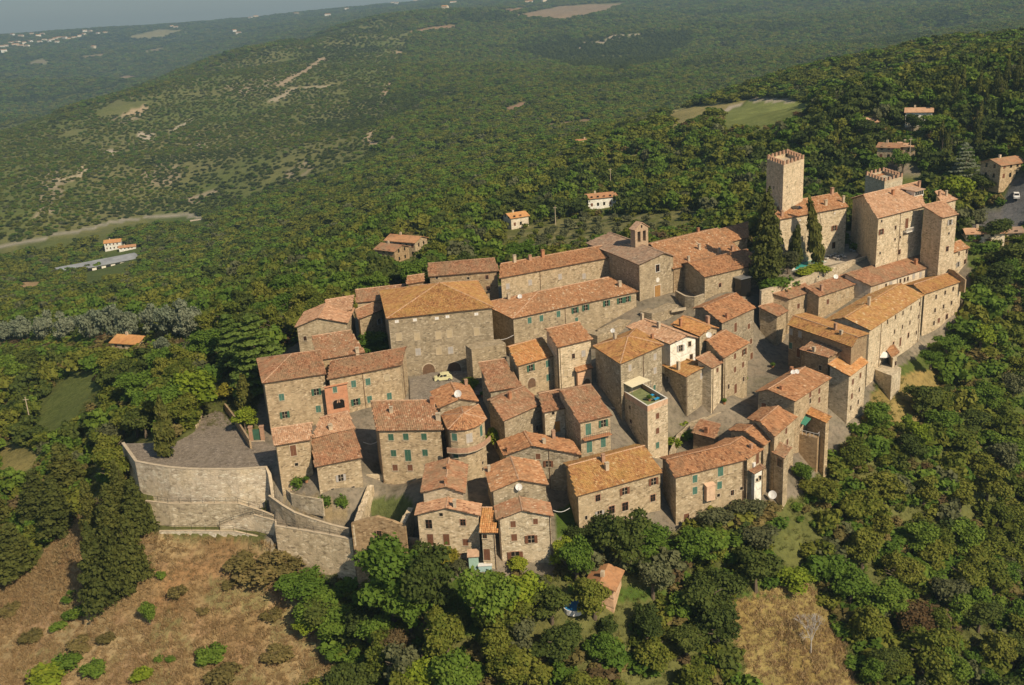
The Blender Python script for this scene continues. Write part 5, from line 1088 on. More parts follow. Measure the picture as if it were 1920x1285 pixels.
def crown_mesh(name, kind, seed, n, leaf, m):
    """unit crown: radius 1 (x,y), height 1 (z 0..1); made of lobes clothed in leaf clumps"""
    r = np.random.default_rng(seed); L = []
    ax_, ay_, sh_ = r.uniform(.8, 1.25), r.uniform(.8, 1.2), r.uniform(-.5, .5)
    if kind == 'broad':
        for i in range(17):
            t = r.random(); zc = .3 + .52 * r.random(); rad = math.sqrt(max(0, 1 - ((zc - .48) / .5) ** 2)) * r.random() ** .5 * .68; a = r.random() * 6.28
            L.append((rad * math.cos(a) * ax_, rad * math.sin(a) * ay_ + sh_ * (zc - .5), zc + .06 * r.normal(), .22 + .24 * r.random(), .1 + .1 * r.random()))
        L.append((0, 0, .52, .5, .32))
    elif kind == 'column':
        for i in range(26):
            zc = .06 + .9 * i / 25; rr = (1 - zc) ** .55 * min(1, (zc + .12) * 3) ; a = r.random() * 6.28
            L.append((.38 * rr * math.cos(a), .38 * rr * math.sin(a), zc * .93 + .02, .66 * rr + .05, .075 + .03 * r.random()))
    elif kind == 'fir':
        for i in range(34):
            zc = .08 + .86 * (i / 33); rr = (1 - zc) ** .8 * .95 + .05; a = i * 2.4 + r.random()
            L.append((.55 * rr * math.cos(a), .55 * rr * math.sin(a), zc, .46 * rr + .04, .04 + .035 * rr * r.random() + .015))
        L.append((0, 0, .4, .5, .36))
    elif kind == 'cedar':
        for i in range(30):
            zc = .14 + .8 * (i // 3) / 9 + r.normal(0, .012); rr = (1 - zc) ** .6 * (.75 + .3 * r.random()); a = i * 2.1 + r.random()
            L.append((.55 * rr * math.cos(a), .55 * rr * math.sin(a), zc, .42 * rr + .05, .026))
    elif kind == 'bush':
        for i in range(9):
            a = r.random() * 6.28; rad = r.random() ** .5 * .65
            L.append((rad * math.cos(a), rad * math.sin(a), .25 + .3 * r.random(), .33 + .2 * r.random(), .28 + .2 * r.random()))
    L = np.array(L); w = L[:, 3] ** 1.6; w /= w.sum(); idx = r.choice(len(L), n, p=w)
    d = r.normal(0, 1, (n, 3)); d[:, 2] = np.where(r.random(n) < .75, np.abs(d[:, 2]), d[:, 2]); d /= np.linalg.norm(d, axis=1)[:, None]
    rad = np.clip(1 + r.normal(-.06, .17, n), .45, 1.35)[:, None]; C = L[idx, :3] + d * L[idx][:, [3, 3, 4]] * rad
    keep = C[:, 2] > .0; C, d, idx = C[keep], d[keep], idx[keep]; n = len(C)
    nrm = d + r.normal(0, .75, (n, 3)); nrm[:, 2] += .35; nrm /= np.linalg.norm(nrm, axis=1)[:, None]
    u = np.cross(nrm, r.normal(0, 1, (n, 3))); u /= np.linalg.norm(u, axis=1)[:, None]; v = np.cross(nrm, u)
    s = leaf * (.6 + .8 * r.random((n, 1))); zs = np.array([1, 1, .55 if kind in ('broad', 'bush') else .3])
    if kind in ('column', 'fir'): zs = np.array([1, 1, .28])
    Q = np.stack([C - (u + v * .7) * s * zs, C + (u * .8 - v) * s * zs, C + (u + v * .8) * s * zs, C - (u * .7 - v) * s * zs], 1).reshape(-1, 3)
    F = np.arange(4 * n).reshape(-1, 4); tint = np.repeat(np.clip(r.beta(1.6, 1.6, n) + .12 * (hsh(idx, idx) - .5) * 4 + .25 * (rad[keep0, 0] - .95) if 0 else r.beta(2.2, 2.2, n) + .1 * (hsh(idx, idx) - .5) * 4, 0, 1), 4)
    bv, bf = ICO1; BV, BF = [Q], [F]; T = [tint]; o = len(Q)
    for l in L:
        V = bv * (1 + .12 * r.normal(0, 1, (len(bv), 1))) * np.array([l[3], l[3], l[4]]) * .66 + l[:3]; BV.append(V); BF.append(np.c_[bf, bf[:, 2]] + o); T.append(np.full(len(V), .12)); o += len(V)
    V = np.concatenate(BV); Fq = np.concatenate([BF[0]] + [b_[:, :3] for b_ in []]) if 0 else None
    me = bpy.data.meshes.new(name)
    quads = BF[0]; tris = np.concatenate([b_[:, :3] for b_ in BF[1:]])
    me.vertices.add(len(V)); me.vertices.foreach_set('co', V.astype(np.float32).ravel()); nl = quads.size + tris.size; me.loops.add(nl)
    me.loops.foreach_set('vertex_index', np.concatenate([quads.ravel(), tris.ravel()]).astype(np.int32)); me.polygons.add(len(quads) + len(tris))
    me.polygons.foreach_set('loop_start', np.concatenate([np.arange(len(quads)) * 4, quads.size + np.arange(len(tris)) * 3]).astype(np.int32)); me.update(calc_edges=True)
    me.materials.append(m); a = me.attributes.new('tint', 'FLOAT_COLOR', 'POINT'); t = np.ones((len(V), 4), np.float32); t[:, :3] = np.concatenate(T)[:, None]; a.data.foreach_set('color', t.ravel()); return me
def trunk_mesh(seed, spread=.35):
    r = random.Random(seed); mb = MB(); mb.tube((0, 0, -.1), (.03, .02, .38), .055, 7, .035); mb.tube((.03, .02, .36), (0, 0, .75), .035, 5, .012)
    for i in range(5):
        a = r.random() * 6.28; z = .25 + .1 * i; mb.tube((.02, .01, z), (spread * math.cos(a), spread * math.sin(a), z + .22), .02, 4, .006)
    return mb.mesh('trunk', M['bark'])
NV = 3
CR = {}
for kd, (shape, mt, n, lf) in {'broad': ('broad', 'broad', 3600, .048), 'dark': ('broad', 'dark', 3600, .046), 'green': ('broad', 'green', 3600, .046), 'lime': ('broad', 'lime', 2200, .055), 'yellow': ('broad', 'yellow', 1800, .06), 'olive': ('broad', 'olive', 2200, .05), 'rust': ('broad', 'rust', 1600, .045),
      'cypress': ('column', 'fir', 3400, .1), 'fir': ('fir', 'fir', 4200, .055), 'cedar': ('cedar', 'cedar', 4600, .042), 'spruce': ('broad', 'blue', 3000, .05), 'bluecedar': ('cedar', 'blue', 2600, .05),
      'bush': ('bush', 'green', 1000, .085), 'drybush': ('bush', 'scrub', 1000, .075), 'limebush': ('bush', 'lime', 1000, .085), 'hedge': ('bush', 'dark', 1800, .055)}.items():
    CR[kd] = [crown_mesh('crown', shape, 50 + i + 7 * len(CR), n, lf, LF[mt]) for i in range(5 if kd in ('broad', 'dark', 'green', 'olive') else 2)]
TR = [trunk_mesh(i) for i in range(3)]
NAME = {'broad': 'broadleaf_tree', 'dark': 'holm_oak', 'green': 'broadleaf_tree', 'lime': 'broadleaf_tree', 'yellow': 'broadleaf_tree', 'olive': 'olive_tree', 'rust': 'broadleaf_tree', 'cypress': 'cypress_tree', 'fir': 'fir_tree', 'cedar': 'cedar_tree', 'spruce': 'blue_conifer', 'bluecedar': 'blue_cedar', 'bush': 'bush', 'drybush': 'bush', 'limebush': 'bush', 'hedge': 'round_bush'}
def tree(kind, P, h, r, label, group=None):
    rt = empty(NAME[kind], P); rt.rotation_euler = (0, 0, random.random() * 6.28); tag(rt, label, 'bush' if 'bush' in NAME[kind] else 'tree', group)
    low = kind in ('bush', 'drybush', 'limebush', 'hedge', 'cypress', 'spruce', 'fir', 'cedar', 'bluecedar'); base = .0 if low else .16
    c = link(bpy.data.objects.new('crown', random.choice(CR[kind])), rt); c.matrix_local = Matrix.Translation((0, 0, base * h - .1)) @ Matrix.Diagonal((r * random.uniform(.85, 1.15), r * random.uniform(.85, 1.15), h * (1 - base) + .1, 1)) @ Matrix.Rotation(random.uniform(-.07, .07), 4, 'X')
    t = link(bpy.data.objects.new('trunk', random.choice(TR)), rt); t.matrix_local = Matrix.Diagonal((h * .75 if low else h, h * .75 if low else h, h * .9, 1)) if not low else Matrix.Diagonal((r * .9, r * .9, h * .9, 1))
    return rt
def T_(kind, px, py, h, r, label, z=None, group=None):
    P = un(px, py, z) if z is not None else hit(px, py)
    if P is None: print('no ground', px, py); return
    tree(kind, P, h, r, label, group)
SPECIAL = [
 ('cypress',313,858,12.5,2.5,'dense cypress standing alone at the left corner of the paved square',-3.1),
 ('fir',195,1140,17,4.2,'tallest of the dark firs on the dry slope, foremost one',None),('fir',252,1098,15,4.0,'dark fir on the dry slope, just right of the foremost fir',None),('fir',225,1118,15.5,3.8,'dark fir wedged between the two foremost firs on the dry slope',None),('fir',218,1022,13,3.6,'dark fir filling the middle of the fir clump by the walls',None),('fir',265,1008,12.5,3.8,'layered fir overlapping the left end of the lower retaining wall',None),('fir',176,1000,12,2.9,'dark fir at the left of the fir clump by the walls',None),('fir',236,955,10,2.5,'pointed fir in front of the end of the retaining wall',None),
 ('fir',30,1085,13,5,'broad fir at the left edge of the picture above the dry grass',None),('fir',110,1005,13,5,'broad fir beside the bare strip of ground on the left',None),('fir',70,975,12,5,'fir behind the broad ones at the left edge',None),('fir',130,925,12,5,'uppermost fir of the left group, near the path',None),('fir',-10,1000,14,5.5,'fir cut by the left edge of the picture',None),
 ('cedar',492,742,19,8.5,'huge green cedar with layered boughs left of the village',-2.5),('cedar',440,700,15,6,'smaller cedar with layered boughs left of the huge one',-2.8),
 ('cypress',462,775,9,2.2,'dark clipped cypress against the tall left house',-2.5),('yellow',427,757,4.8,2.8,'yellow leaved tree at the shaded end of the road',-3),('lime',460,806,4.6,2.7,'bright green tree inside the garden wall by the road',-2.5),
 ('lime',378,782,10,6.5,'spreading light green tree overhanging the road into the square',-3),('broad',342,800,7,4,'leafy tree beside the lone cypress of the square',-3),
 ('fir',1440,527,23,5.2,'tall dark fir rising before the castle and the red roofs',8.5),('cypress',1535,497,18.5,2.2,'tallest slim cypress at the castle swimming pool',9),('cypress',1486,503,12,1.8,'slim cypress against the castle wing, left of the tall one',9),('cypress',1494,500,9,1.6,'short cypress beside the slim one at the castle wing',9),
 ('olive',1478,514,6,3,'small tree at the near corner of the castle pool',9),('green',1580,466,4.5,3,'rounded tree between castle wing and main block',9),('bush',1608,470,2.6,2.5,'bush by the sun loungers at the foot of the castle',9),('green',1515,478,5.5,3,'leafy tree against the castle wing behind the pool',9),
 ('bush',1446,545,3.2,3.6,'ivy bush spilling over the castle terrace wall, left part',7.6),('bush',1470,540,2.6,3.6,'ivy bush spilling over the castle terrace wall below the pool',7.2),('limebush',1510,516,1.8,3,'yellow green hedge along the pool terrace edge',9),('limebush',1535,509,1.8,3,'yellow green hedge at the right end of the pool terrace edge',9),
 ('green',703,672,5.5,4.6,'leafy tree in the walled yard left of the palazzo',1),('green',722,668,4.6,3.6,'smaller tree against the palazzo side wall',1),
 ('green',742,1168,14.5,6.2,'big tree before the rubble wall, left half of the double crown',None),('dark',802,1162,12.5,5.6,'big dark tree before the leftmost front house, right half of the double crown',None),('green',770,1185,9,5,'lower tree in front of the double crowned big trees',None),
 ('dark',1176,1068,10.5,4.4,'dark round tree in front of the yellow roofed front house',None),('hedge',1080,1016,3,2,'clipped ball bush left of the dark round tree, smallest',None),('hedge',1101,1010,3.4,2.4,'clipped ball bush left of the dark round tree, middle',None),('hedge',1128,1008,4.6,3.2,'large clipped bush touching the dark round tree',None),
 ('green',1085,1098,8.5,3.2,'upright bright green tree right of the front houses',None),('green',925,1192,12,4.8,'tall leafy tree in the garden below the front houses',None),('lime',985,1165,8.5,4,'yellow green tree right of the tall garden tree',None),('dark',1035,1168,6.5,3.6,'dark glossy tree left of the round blue pool',None),('broad',1115,1160,7.5,4,'leafy tree right of the round blue pool',None),('hedge',860,1185,3.6,2.4,'rounded bush on the small lawn',None),
 ('yellow',830,1062,3.8,2.8,'yellow green bush at the left foot of the leftmost front house',None),('olive',862,1078,3,1.9,'grey green bush by the small green shed',None),('lime',1058,1060,5,2.8,'creeper covered tree at the corner of the front right house',None),('lime',975,1075,3.2,2,'small yellowish tree at the foot of the front right house',None),
 ('bush',558,915,3,2,'bush in the little planter at the lean-to annex',-6),('bush',612,948,2.2,1.6,'weed bush at the foot of the grille window house',-8.2),('bush',644,950,2.2,1.4,'weed bush beside the ruin wall',-8.6),('lime',884,735,3.6,2.2,'climbing vine at the dark alley by the red hipped roof',-1),('lime',931,838,4,2,'small bright tree in the dark alley between houses',-4.6),('bush',1268,778,5,2.6,'green vine in the shaded yard beside the tower house',-7),
 ('bush',1262,765,3.4,3.0,'ivy mass in the shaded yard right of the roof terrace house',-8),('limebush',1277,806,2.2,2.4,'pale weeds on the bank below the main street',-8),('bush',1296,822,1.8,2.4,'weeds at the foot of the rubble bank wall',-8.4),('limebush',1262,838,2.0,2.0,'weeds beside the foot of the roof terrace house',-9),('bush',1250,700,3,2.2,'vine in the yard behind the roof terrace house',-4),
 ('dark',1712,252,8,4.5,'dark tree hiding the foot of the pale pink gabled house',None),('green',1745,258,8,4.5,'leafy tree right of the pale pink gabled house',None),('dark',1628,256,6.5,5,'dark tree before the low red roofed house',None),('green',1652,330,6.5,4,'leafy tree before the gabled drive house',None),('green',1692,325,8,4.5,'broad light tree covering the annex of the gabled house',None),('dark',1845,368,7,4.5,'dark tree left of the big house at the right edge',None),('dark',1866,455,7,5,'dark tree before the long low building on the right',None),
 ('lime',1480,1108,4.6,3.6,'glowing lime green bush on the right slope',None),('green',1215,1045,6,3.4,'leafy bush tree under the end of the yellow roofed house',None),('green',1300,1060,7,4,'leafy tree below the teal shuttered house',None),('olive',1400,985,5.5,3.8,'grey olive tree under the east houses',None),('olive',1340,1000,5,3.4,'grey olive tree below the oven box wall',None),('olive',1420,1040,6,4.2,'larger grey olive tree on the path below the large dish',None),
 ('green',1505,905,4.2,2.2,'bright bush at the foot of the loggia tower',None),('bluecedar',698,535,10,5.2,'pale blue cedar behind the village, left of the long roofs',-9),('bluecedar',560,575,9,4,'pale grey conifer at the wood edge behind the pink gable',-8),('bluecedar',1808,345,14,6.5,'bluish cedar beside the house on the right',None),('lime',1785,385,10,6,'light green tree behind the castle roof',12),('olive',1820,440,8,5,'olive brown round tree right of the castle',5),
 ('dark',1862,560,9,6.5,'dark broad tree right of the castle bastion',None),('dark',1890,520,9,6,'dark tree beside the road at the right edge',None),('green',1775,668,5,3.6,'bush at the foot of the long lower row',-9.5),('green',1745,690,4,3,'small bush at the foot of the long lower row, nearer',-10),('dark',1730,790,9,5,'dark tree on the grassy shelf below the row',None),('green',1760,830,8,5,'leafy tree below the grassy shelf',None),
]
for s in SPECIAL: T_(s[0], s[1], s[2], s[3], s[4], s[5], s[6])
for i, x in enumerate((8, 45, 85, 128, 170, 208, 245, 290, 330, 358)):
    T_('spruce', x, 648 - 3 * (i % 2) - i * .8, 10.5 + (i % 3) * .8, 4.3, 'blue grey conifer in the dense row left of the village, ' + ('leftmost', 'second from left', 'third from left', 'fourth from left', 'fifth from left', 'fifth from right', 'fourth from right', 'third from right', 'second from right', 'rightmost')[i], None, 'row of blue grey conifers')
T_('spruce', 307, 668, 5.5, 2.2, 'small blue conifer in front of the long conifer row', None, None)
# ---- woods: positions on a jittered grid, thinned by what the photo shows
CLEAR = [VILL, [(p[0], p[1]) for p in PLAZA], [(225,825),(500,870),(515,1040),(260,1040)], DRY, DRY2, [(690,930),(800,930),(800,1000),(690,1000)], [(395,690),(470,690),(500,850),(360,830),(372,770)],
 [(820,1080),(890,1075),(905,1215),(800,1215)], [(1020,1160),(1110,1150),(1110,1190),(1020,1195)], [(1620,700),(1700,670),(1760,690),(1760,760),(1650,800),(1610,790)], [(505,770),(420,700),(480,690)],
 [(1500,1120),(1420,1060),(1440,1000),(1500,990)], [(180,1150),(160,950),(230,900),(300,1000)], [(880,460),(930,455),(930,490),(870,490)], [(150,495),(245,470),(250,500),(150,525)], [(190,445),(265,445),(265,480),(190,480)], [(1095,370),(1160,362),(1165,400),(1095,400)], [(945,400),(990,395),(995,440),(940,440)], [(715,450),(795,440),(800,490),(715,505)],
 [(1630,290),(1700,285),(1740,340),(1630,345)], [(1690,205),(1755,200),(1765,245),(1690,245)], [(1600,220),(1650,215),(1650,245),(1600,245)], [(1825,300),(1920,290),(1925,380),(1825,375)], [(1800,405),(1920,385),(1925,440),(1860,452),(1800,440)],
 [(235,625),(280,625),(280,660),(235,665)], [(230,830),(195,870),(200,960),(160,940),(190,860)], [(1100,1070),(1160,1070),(1160,1120),(1100,1120)], [(700,600),(735,600),(740,680),(690,680)]] + [f[0] for f in FIELDS if f[0][0] != (940, 445)]
FAR0 = CLEAR.index([(880,460),(930,455),(930,490),(870,490)]); FAR1 = FAR0 + 12
SPARSE = [[(935,445),(1000,420),(1120,405),(1300,395),(1320,430),(1210,440),(1090,460),(960,480),(930,470)], [(120,690),(190,700),(200,780),(90,840),(50,800)], HILL]
FRONT = [(500,1040),(620,1112),(700,1100),(790,1085),(1040,1085),(1055,1010),(1250,1010),(1400,965),(1500,935),(1560,860),(1625,785),(1640,730),(1700,660),(1790,625),(1835,510),(1825,400),(1600,300),(1200,400),(500,560),(480,780),(225,825),(250,1000)]
def screen_ok(P3, clear=CLEAR):
    q = pr(P3); ok = (q[:, 2] > 0); 
    for poly in clear: ok &= ~inpoly(poly, q[:, 0], q[:, 1])
    return ok, q
def cand(d0, d1, sp, azm=.66):
    if sp(d1) != sp(d0):
        out = []; d = d0
        while d < d1: e = min(d1, d * 1.12 + 5); out.append(cand(d, e, lambda q, s=sp((d + e) / 2): s, azm)); d = e
        return np.concatenate(out)
    s = sp(d0); nx = np.arange(-d1 * math.sin(azm), d1 * math.sin(azm), s); ny = np.arange(d0 * math.cos(azm) * .95, d1, s)
    gx, gy = np.meshgrid(nx, ny); gx = gx.ravel() + RNG.uniform(-.42, .42, gx.size) * s; gy = gy.ravel() + RNG.uniform(-.42, .42, gy.size) * s
    D = np.hypot(gx, gy); k = (D >= d0) & (D < d1) & (np.abs(np.arctan2(gx, gy)) < azm); return np.stack([gx[k], gy[k]], 1)
near = cand(104, 520, lambda d: 4.9)
P3 = np.c_[near, gz(near[:, 0], near[:, 1])]; ok, q = screen_ok(P3)
tp = P3.copy(); tp[:, 2] += 6; qt = pr(tp)
for poly in [f[0] for f in FIELDS if f[0][0] != (940, 445)] + CLEAR[FAR0:FAR1]: ok &= ~(inpoly(poly, qt[:, 0], qt[:, 1]) & (np.hypot(P3[:, 0], P3[:, 1]) > 280))
# hide nothing of the built ground: no tree inside a house footprint
for h in HOUSES:
    ok &= ~inpoly([p[:2] for p in inset(ROOFS[h[0]][1], -1.5)], P3[:, 0], P3[:, 1])
for sp_ in SPARSE[:2]: ok &= ~(inpoly(sp_, q[:, 0], q[:, 1]) & (RNG.random(len(ok)) < .55))
P3, q = P3[ok], q[ok]; n = len(P3)
hh = RNG.uniform(3.6, 8.8, n) * (.8 + .5 * fbm(P3[:, 0] / 25, P3[:, 1] / 25, 3, 40)); 
orch = inpoly(SPARSE[0], q[:, 0], q[:, 1]); hh[orch] = RNG.uniform(2, 3.2, orch.sum())
shrub = inpoly([(0,760),(200,700),(230,820),(160,960),(0,1090)], q[:, 0], q[:, 1]); hh[shrub] *= .75
# keep crowns from covering the facades
Pt = P3.copy(); Pt[:, 2] += hh; qt = pr(Pt); bad = inpoly(FRONT, qt[:, 0], qt[:, 1]) & (q[:, 1] > qt[:, 1]) & (np.hypot(P3[:, 0], P3[:, 1]) < 300) & ~((P3[:, 1] > 205) & (P3[:, 0] < 60)) & ~(q[:, 0] < 480)
for _ in range(6):
    hh[bad] *= .72; Pt[:, 2] = P3[:, 2] + hh; qt = pr(Pt); bad = bad & inpoly(FRONT, qt[:, 0], qt[:, 1])
sprow = (q[:, 0] < 375) & (q[:, 1] > 640) & (q[:, 1] < 720)
for _ in range(8):
    Pt[:, 2] = P3[:, 2] + hh; qt = pr(Pt); hh = np.where(sprow & (qt[:, 1] < 646), hh * .8, hh)
hh = np.maximum(hh, 1.6); big = fbm(P3[:, 0] / 30, P3[:, 1] / 30, 3, 60); rnd = RNG.random(n)
kinds = np.where(rnd < .5, 'broad', np.where(rnd < .78, 'green', np.where(rnd < .93, 'dark', np.where(rnd < .975, 'olive', 'lime'))))
kinds = np.where((big > .56) & (rnd < .6), 'dark', kinds); kinds = np.where(orch, 'olive', kinds)
low = q[:, 1] > 850; kinds = np.where(low & (rnd > .985), 'rust', kinds); kinds = np.where(low & (rnd > .86) & (rnd < .95), 'olive', kinds)
upr = (q[:, 0] > 1750) & (q[:, 1] < 330); kinds = np.where(upr & (rnd < .12), 'cypress', kinds); hh = np.where(kinds == 'cypress', 12, hh)
kinds = np.where(hh < 2.6, np.where(rnd < .6, 'bush', 'drybush'), kinds)
rr = np.clip(hh * RNG.uniform(.46, .66, n), 1.4, 4.3); rr = np.where(kinds == 'cypress', 1.7, rr); rr = np.where(orch, 1.5, rr)
size = hh / q[:, 2] * ((q[:, 0] > -40) & (q[:, 0] < 1960) & (q[:, 1] < 1400) & (q[:, 1] > 0)); order = np.argsort(-size)
def zone(x, y, k, hh_):
    w = {'broad': 'olive green tree', 'green': 'fresh green tree', 'dark': 'dark green tree', 'olive': 'grey green olive tree', 'lime': 'light green tree', 'rust': 'half dry rusty brown tree', 'cypress': 'narrow cypress tree', 'bush': 'green bush', 'drybush': 'dull green bush'}[k]
    w = ('tall ' if hh_ > 8.2 else 'low ' if hh_ < 5.2 else 'middling ') + w.replace(' tree', '') + ('' if 'bush' in w else ' tree')
    if x < 700 and y > 1010: return w + ' at the ' + ('very bottom edge' if y > 1190 else 'right side') + ' of the dry grass slope', 'plants below the dry slope'
    if y > 900 and x < 1300: return w + (' below the garden terraces' if y > 1230 else ' below the front houses, left of the round pool' if x < 1070 else ' below the yellow roofed front house'), 'trees of the garden terraces'
    if x > 1200 and y > 560:
        p = 'far down the east slope' if y > 1170 else 'on the slope right of the bare tree' if y > 1040 and x > 1560 else 'below the teal shuttered and loggia houses' if x < 1560 else 'at the right edge below the castle' if x > 1790 and y < 900 else 'on the steep slope below the long lower row' if y < 900 else 'in the middle of the wooded east slope'
        return w + ' ' + p, 'trees of the east slope'
    if x < 480: return w + (' in the wood at the left edge' if x < 130 else ' in the wood just left of the paved square' if y > 690 else ' in front of the blue grey conifer row' if y > 640 else ' behind the blue grey conifer row'), 'trees of the left wood'
    if x > 1500: return w + ' in the woods behind the castle', 'trees behind the castle'
    return w + ' in the woods behind the village', 'trees behind the village'
solo = order[:215]; rest = np.ones(n, bool); rest[solo] = False
for i in solo:
    lb, gr = zone(q[i, 0], q[i, 1], kinds[i], hh[i]); tree(str(kinds[i]), P3[i], float(hh[i]), float(rr[i]), lb, gr)
# bushes on the dry slope
for i, (x, y, h_, r_, kd) in enumerate([(490,1085,3.4,4.2,'drybush'),(455,1060,2.4,3.2,'drybush'),(520,1050,2.4,3,'drybush'),(540,1070,2.8,2.6,'drybush'),(282,1170,4.4,2.0,'green'),(302,1085,1.6,1.1,'bush'),(128,1130,1.4,1.3,'bush'),(135,1115,1,.9,'bush'),(110,1180,1.6,1.6,'bush'),(128,1160,1.6,1.3,'bush'),(150,1155,2,1.8,'bush'),(335,1118,2.2,1.8,'drybush'),(385,1245,2.8,2,'bush'),(405,1235,2.6,2.1,'bush'),(130,1250,2.6,2.4,'bush'),(180,1265,2.4,2.2,'bush'),(95,1280,3,4,'limebush'),(270,1275,2.4,2,'limebush'),(420,1275,2.6,3,'drybush'),(575,1130,5.4,4.4,'green'),(600,1170,6,4.4,'green'),(640,1200,6,4,'green'),(580,1195,5,3,'lime'),(430,1100,1.2,1.6,'drybush'),(510,1160,1.6,2,'drybush'),(380,1150,1,1.4,'drybush'),(320,1240,1,1.1,'bush'),(300,1240,1,1,'bush'),(520,1235,2,3,'drybush'),(150,1215,1.5,2.5,'drybush'),(200,1200,1.2,2,'drybush'),(60,1200,1.6,2.2,'drybush'),(20,1150,1.6,2.4,'drybush')]):
    T_(kd, x, y, h_, r_, {'bush': 'small green bush on the dry grass slope', 'drybush': ('large' if r_ > 2.5 else 'small') + ' dull olive scrub patch ' + ('right under the stone walls' if y < 1110 and x > 350 else 'at the left of the dry slope' if x < 250 else 'in the middle of the dry slope'), 'limebush': 'yellow green bush at the bottom of the dry slope', 'green': 'leafy tree at the right edge of the dry grass slope', 'lime': 'light green tree low on the right edge of the dry slope'}[kd], None, 'shrubs of the dry slope')
for rt, r_ in POTS: c = link(bpy.data.objects.new('shrub', CR['bush'][0]), rt); c.matrix_local = Matrix.Translation((0, 0, .4)) @ Matrix.Diagonal((r_, r_, r_ * 1.4, 1))
# dead tree
P = hit(1520, 1225); rt = tag(empty('bare_tree', P), 'bare grey leafless tree in the tall dry grass', 'tree'); mb = MB(); rg = random.Random(5)
def br(p, d, L, r, k):
    e = p + d * L; mb.tube(p, e, r, 5, r * .6)
    if k:
        for _ in range(4): br(e, (d + Vector((rg.uniform(-.9, .9), rg.uniform(-.9, .9), rg.uniform(-.2, .6)))).normalized(), L * .72, r * .55, k - 1)
br(Vector((0, 0, -.2)), Vector((0, 0, 1)), 2.6, .16, 4); mb.build('branches', M['grey'], rt)
# ---- the far woods as scattered crowns
far1 = cand(520, 1500, lambda d: 5.8); far2 = cand(1500, 7600, lambda d: .0042 * d); far = np.concatenate([far1, far2])
F3 = np.c_[far, gz(far[:, 0], far[:, 1])]; okf, qf = screen_ok(F3, CLEAR[17:]); Df = np.hypot(far[:, 0], far[:, 1])
hill = inpoly(HILL, qf[:, 0], qf[:, 1]); dens = fbm(far[:, 0] / 110, far[:, 1] / 110, 4, 33); d2 = fbm(far[:, 0] / 22, far[:, 1] / 22, 3, 71)
okf &= ~(hill & (RNG.random(len(okf)) > np.clip(2.4 - dens * 2.5 + (d2 - .45) * 1.8, .42, .98)))
okf &= ~((dens < .3) & (RNG.random(len(okf)) < .5)) & (qf[:, 0] > -420) & (qf[:, 0] < 2350) & (qf[:, 1] < 700)
for pts, wd, c in ROADS:
    pp = np.array(pts, float)
    for a, b_ in zip(pp[:-1], pp[1:]):
        dx, dy = b_ - a; t = np.clip(((qf[:, 0] - a[0]) * dx + (qf[:, 1] - a[1]) * dy) / (dx * dx + dy * dy + 1e-9), 0, 1); okf &= np.hypot(qf[:, 0] - a[0] - t * dx, qf[:, 1] - a[1] - t * dy) > 2.2
tf = F3.copy(); tf[:, 2] += 7; qt = pr(tf)
for poly in [f[0] for f in FIELDS[:2]] + CLEAR[FAR0:FAR1]: okf &= ~inpoly(poly, qt[:, 0], qt[:, 1])
for pts, wd, c in ROADS[:1]:
    pp = np.array(pts, float)
    for a, b_ in zip(pp[:-1], pp[1:]):
        dx, dy = b_ - a; t = np.clip(((qf[:, 0] - a[0]) * dx + (qf[:, 1] - a[1]) * dy) / (dx * dx + dy * dy + 1e-9), 0, 1); okf &= ~((np.abs(qt[:, 0] - a[0] - t * dx) < 12) & (a[1] + t * dy - qt[:, 1] < 16) & (a[1] + t * dy - qt[:, 1] > -4)) & (np.hypot(qf[:, 0] - a[0] - t * dx, qf[:, 1] - a[1] - t * dy) > 3.5)
F3, Df, qf, hill = F3[okf], Df[okf], qf[okf], hill[okf]; nf = len(F3)
hf = RNG.uniform(4.5, 8.5, nf) * np.clip(Df / 1500, 1, 1.7) * (.75 + .5 * fbm(F3[:, 0] / 70, F3[:, 1] / 70, 3, 15)); hf *= .82; rf = hf * RNG.uniform(.66, .9, nf); hf[hill] *= .42; rf[hill] *= .6; rf = rf * 1.0 * np.clip(Df / 2600, 1, 1.7)
rk = RNG.random(nf); kf = np.where(rk < .52, 0, np.where(rk < .8, 1, np.where(rk < .95, 2, 3)))
patch = fbm(F3[:, 0] / 160, F3[:, 1] / 160, 3, 90); kf = np.where((patch > .58) & (rk < .7), 2, kf)
pine = inpoly([(960,95),(1100,75),(1300,60),(1290,90),(1150,130),(1080,130)], qf[:, 0], qf[:, 1]) | inpoly([(1080,95),(1230,85),(1270,110),(1160,135),(1070,125)], qf[:, 0], qf[:, 1]); kf = np.where(pine, 4, kf)
near_rest = P3[rest]; KN = {'broad': 0, 'green': 1, 'dark': 2, 'olive': 3, 'lime': 1, 'rust': 3, 'cypress': 4, 'bush': 1, 'drybush': 3}
AP = np.concatenate([near_rest, F3]); AS = np.concatenate([np.stack([rr[rest], rr[rest], hh[rest]], 1), np.stack([rf, rf, hf], 1)]); AK = np.concatenate([np.array([KN[k] for k in kinds[rest]]), kf])
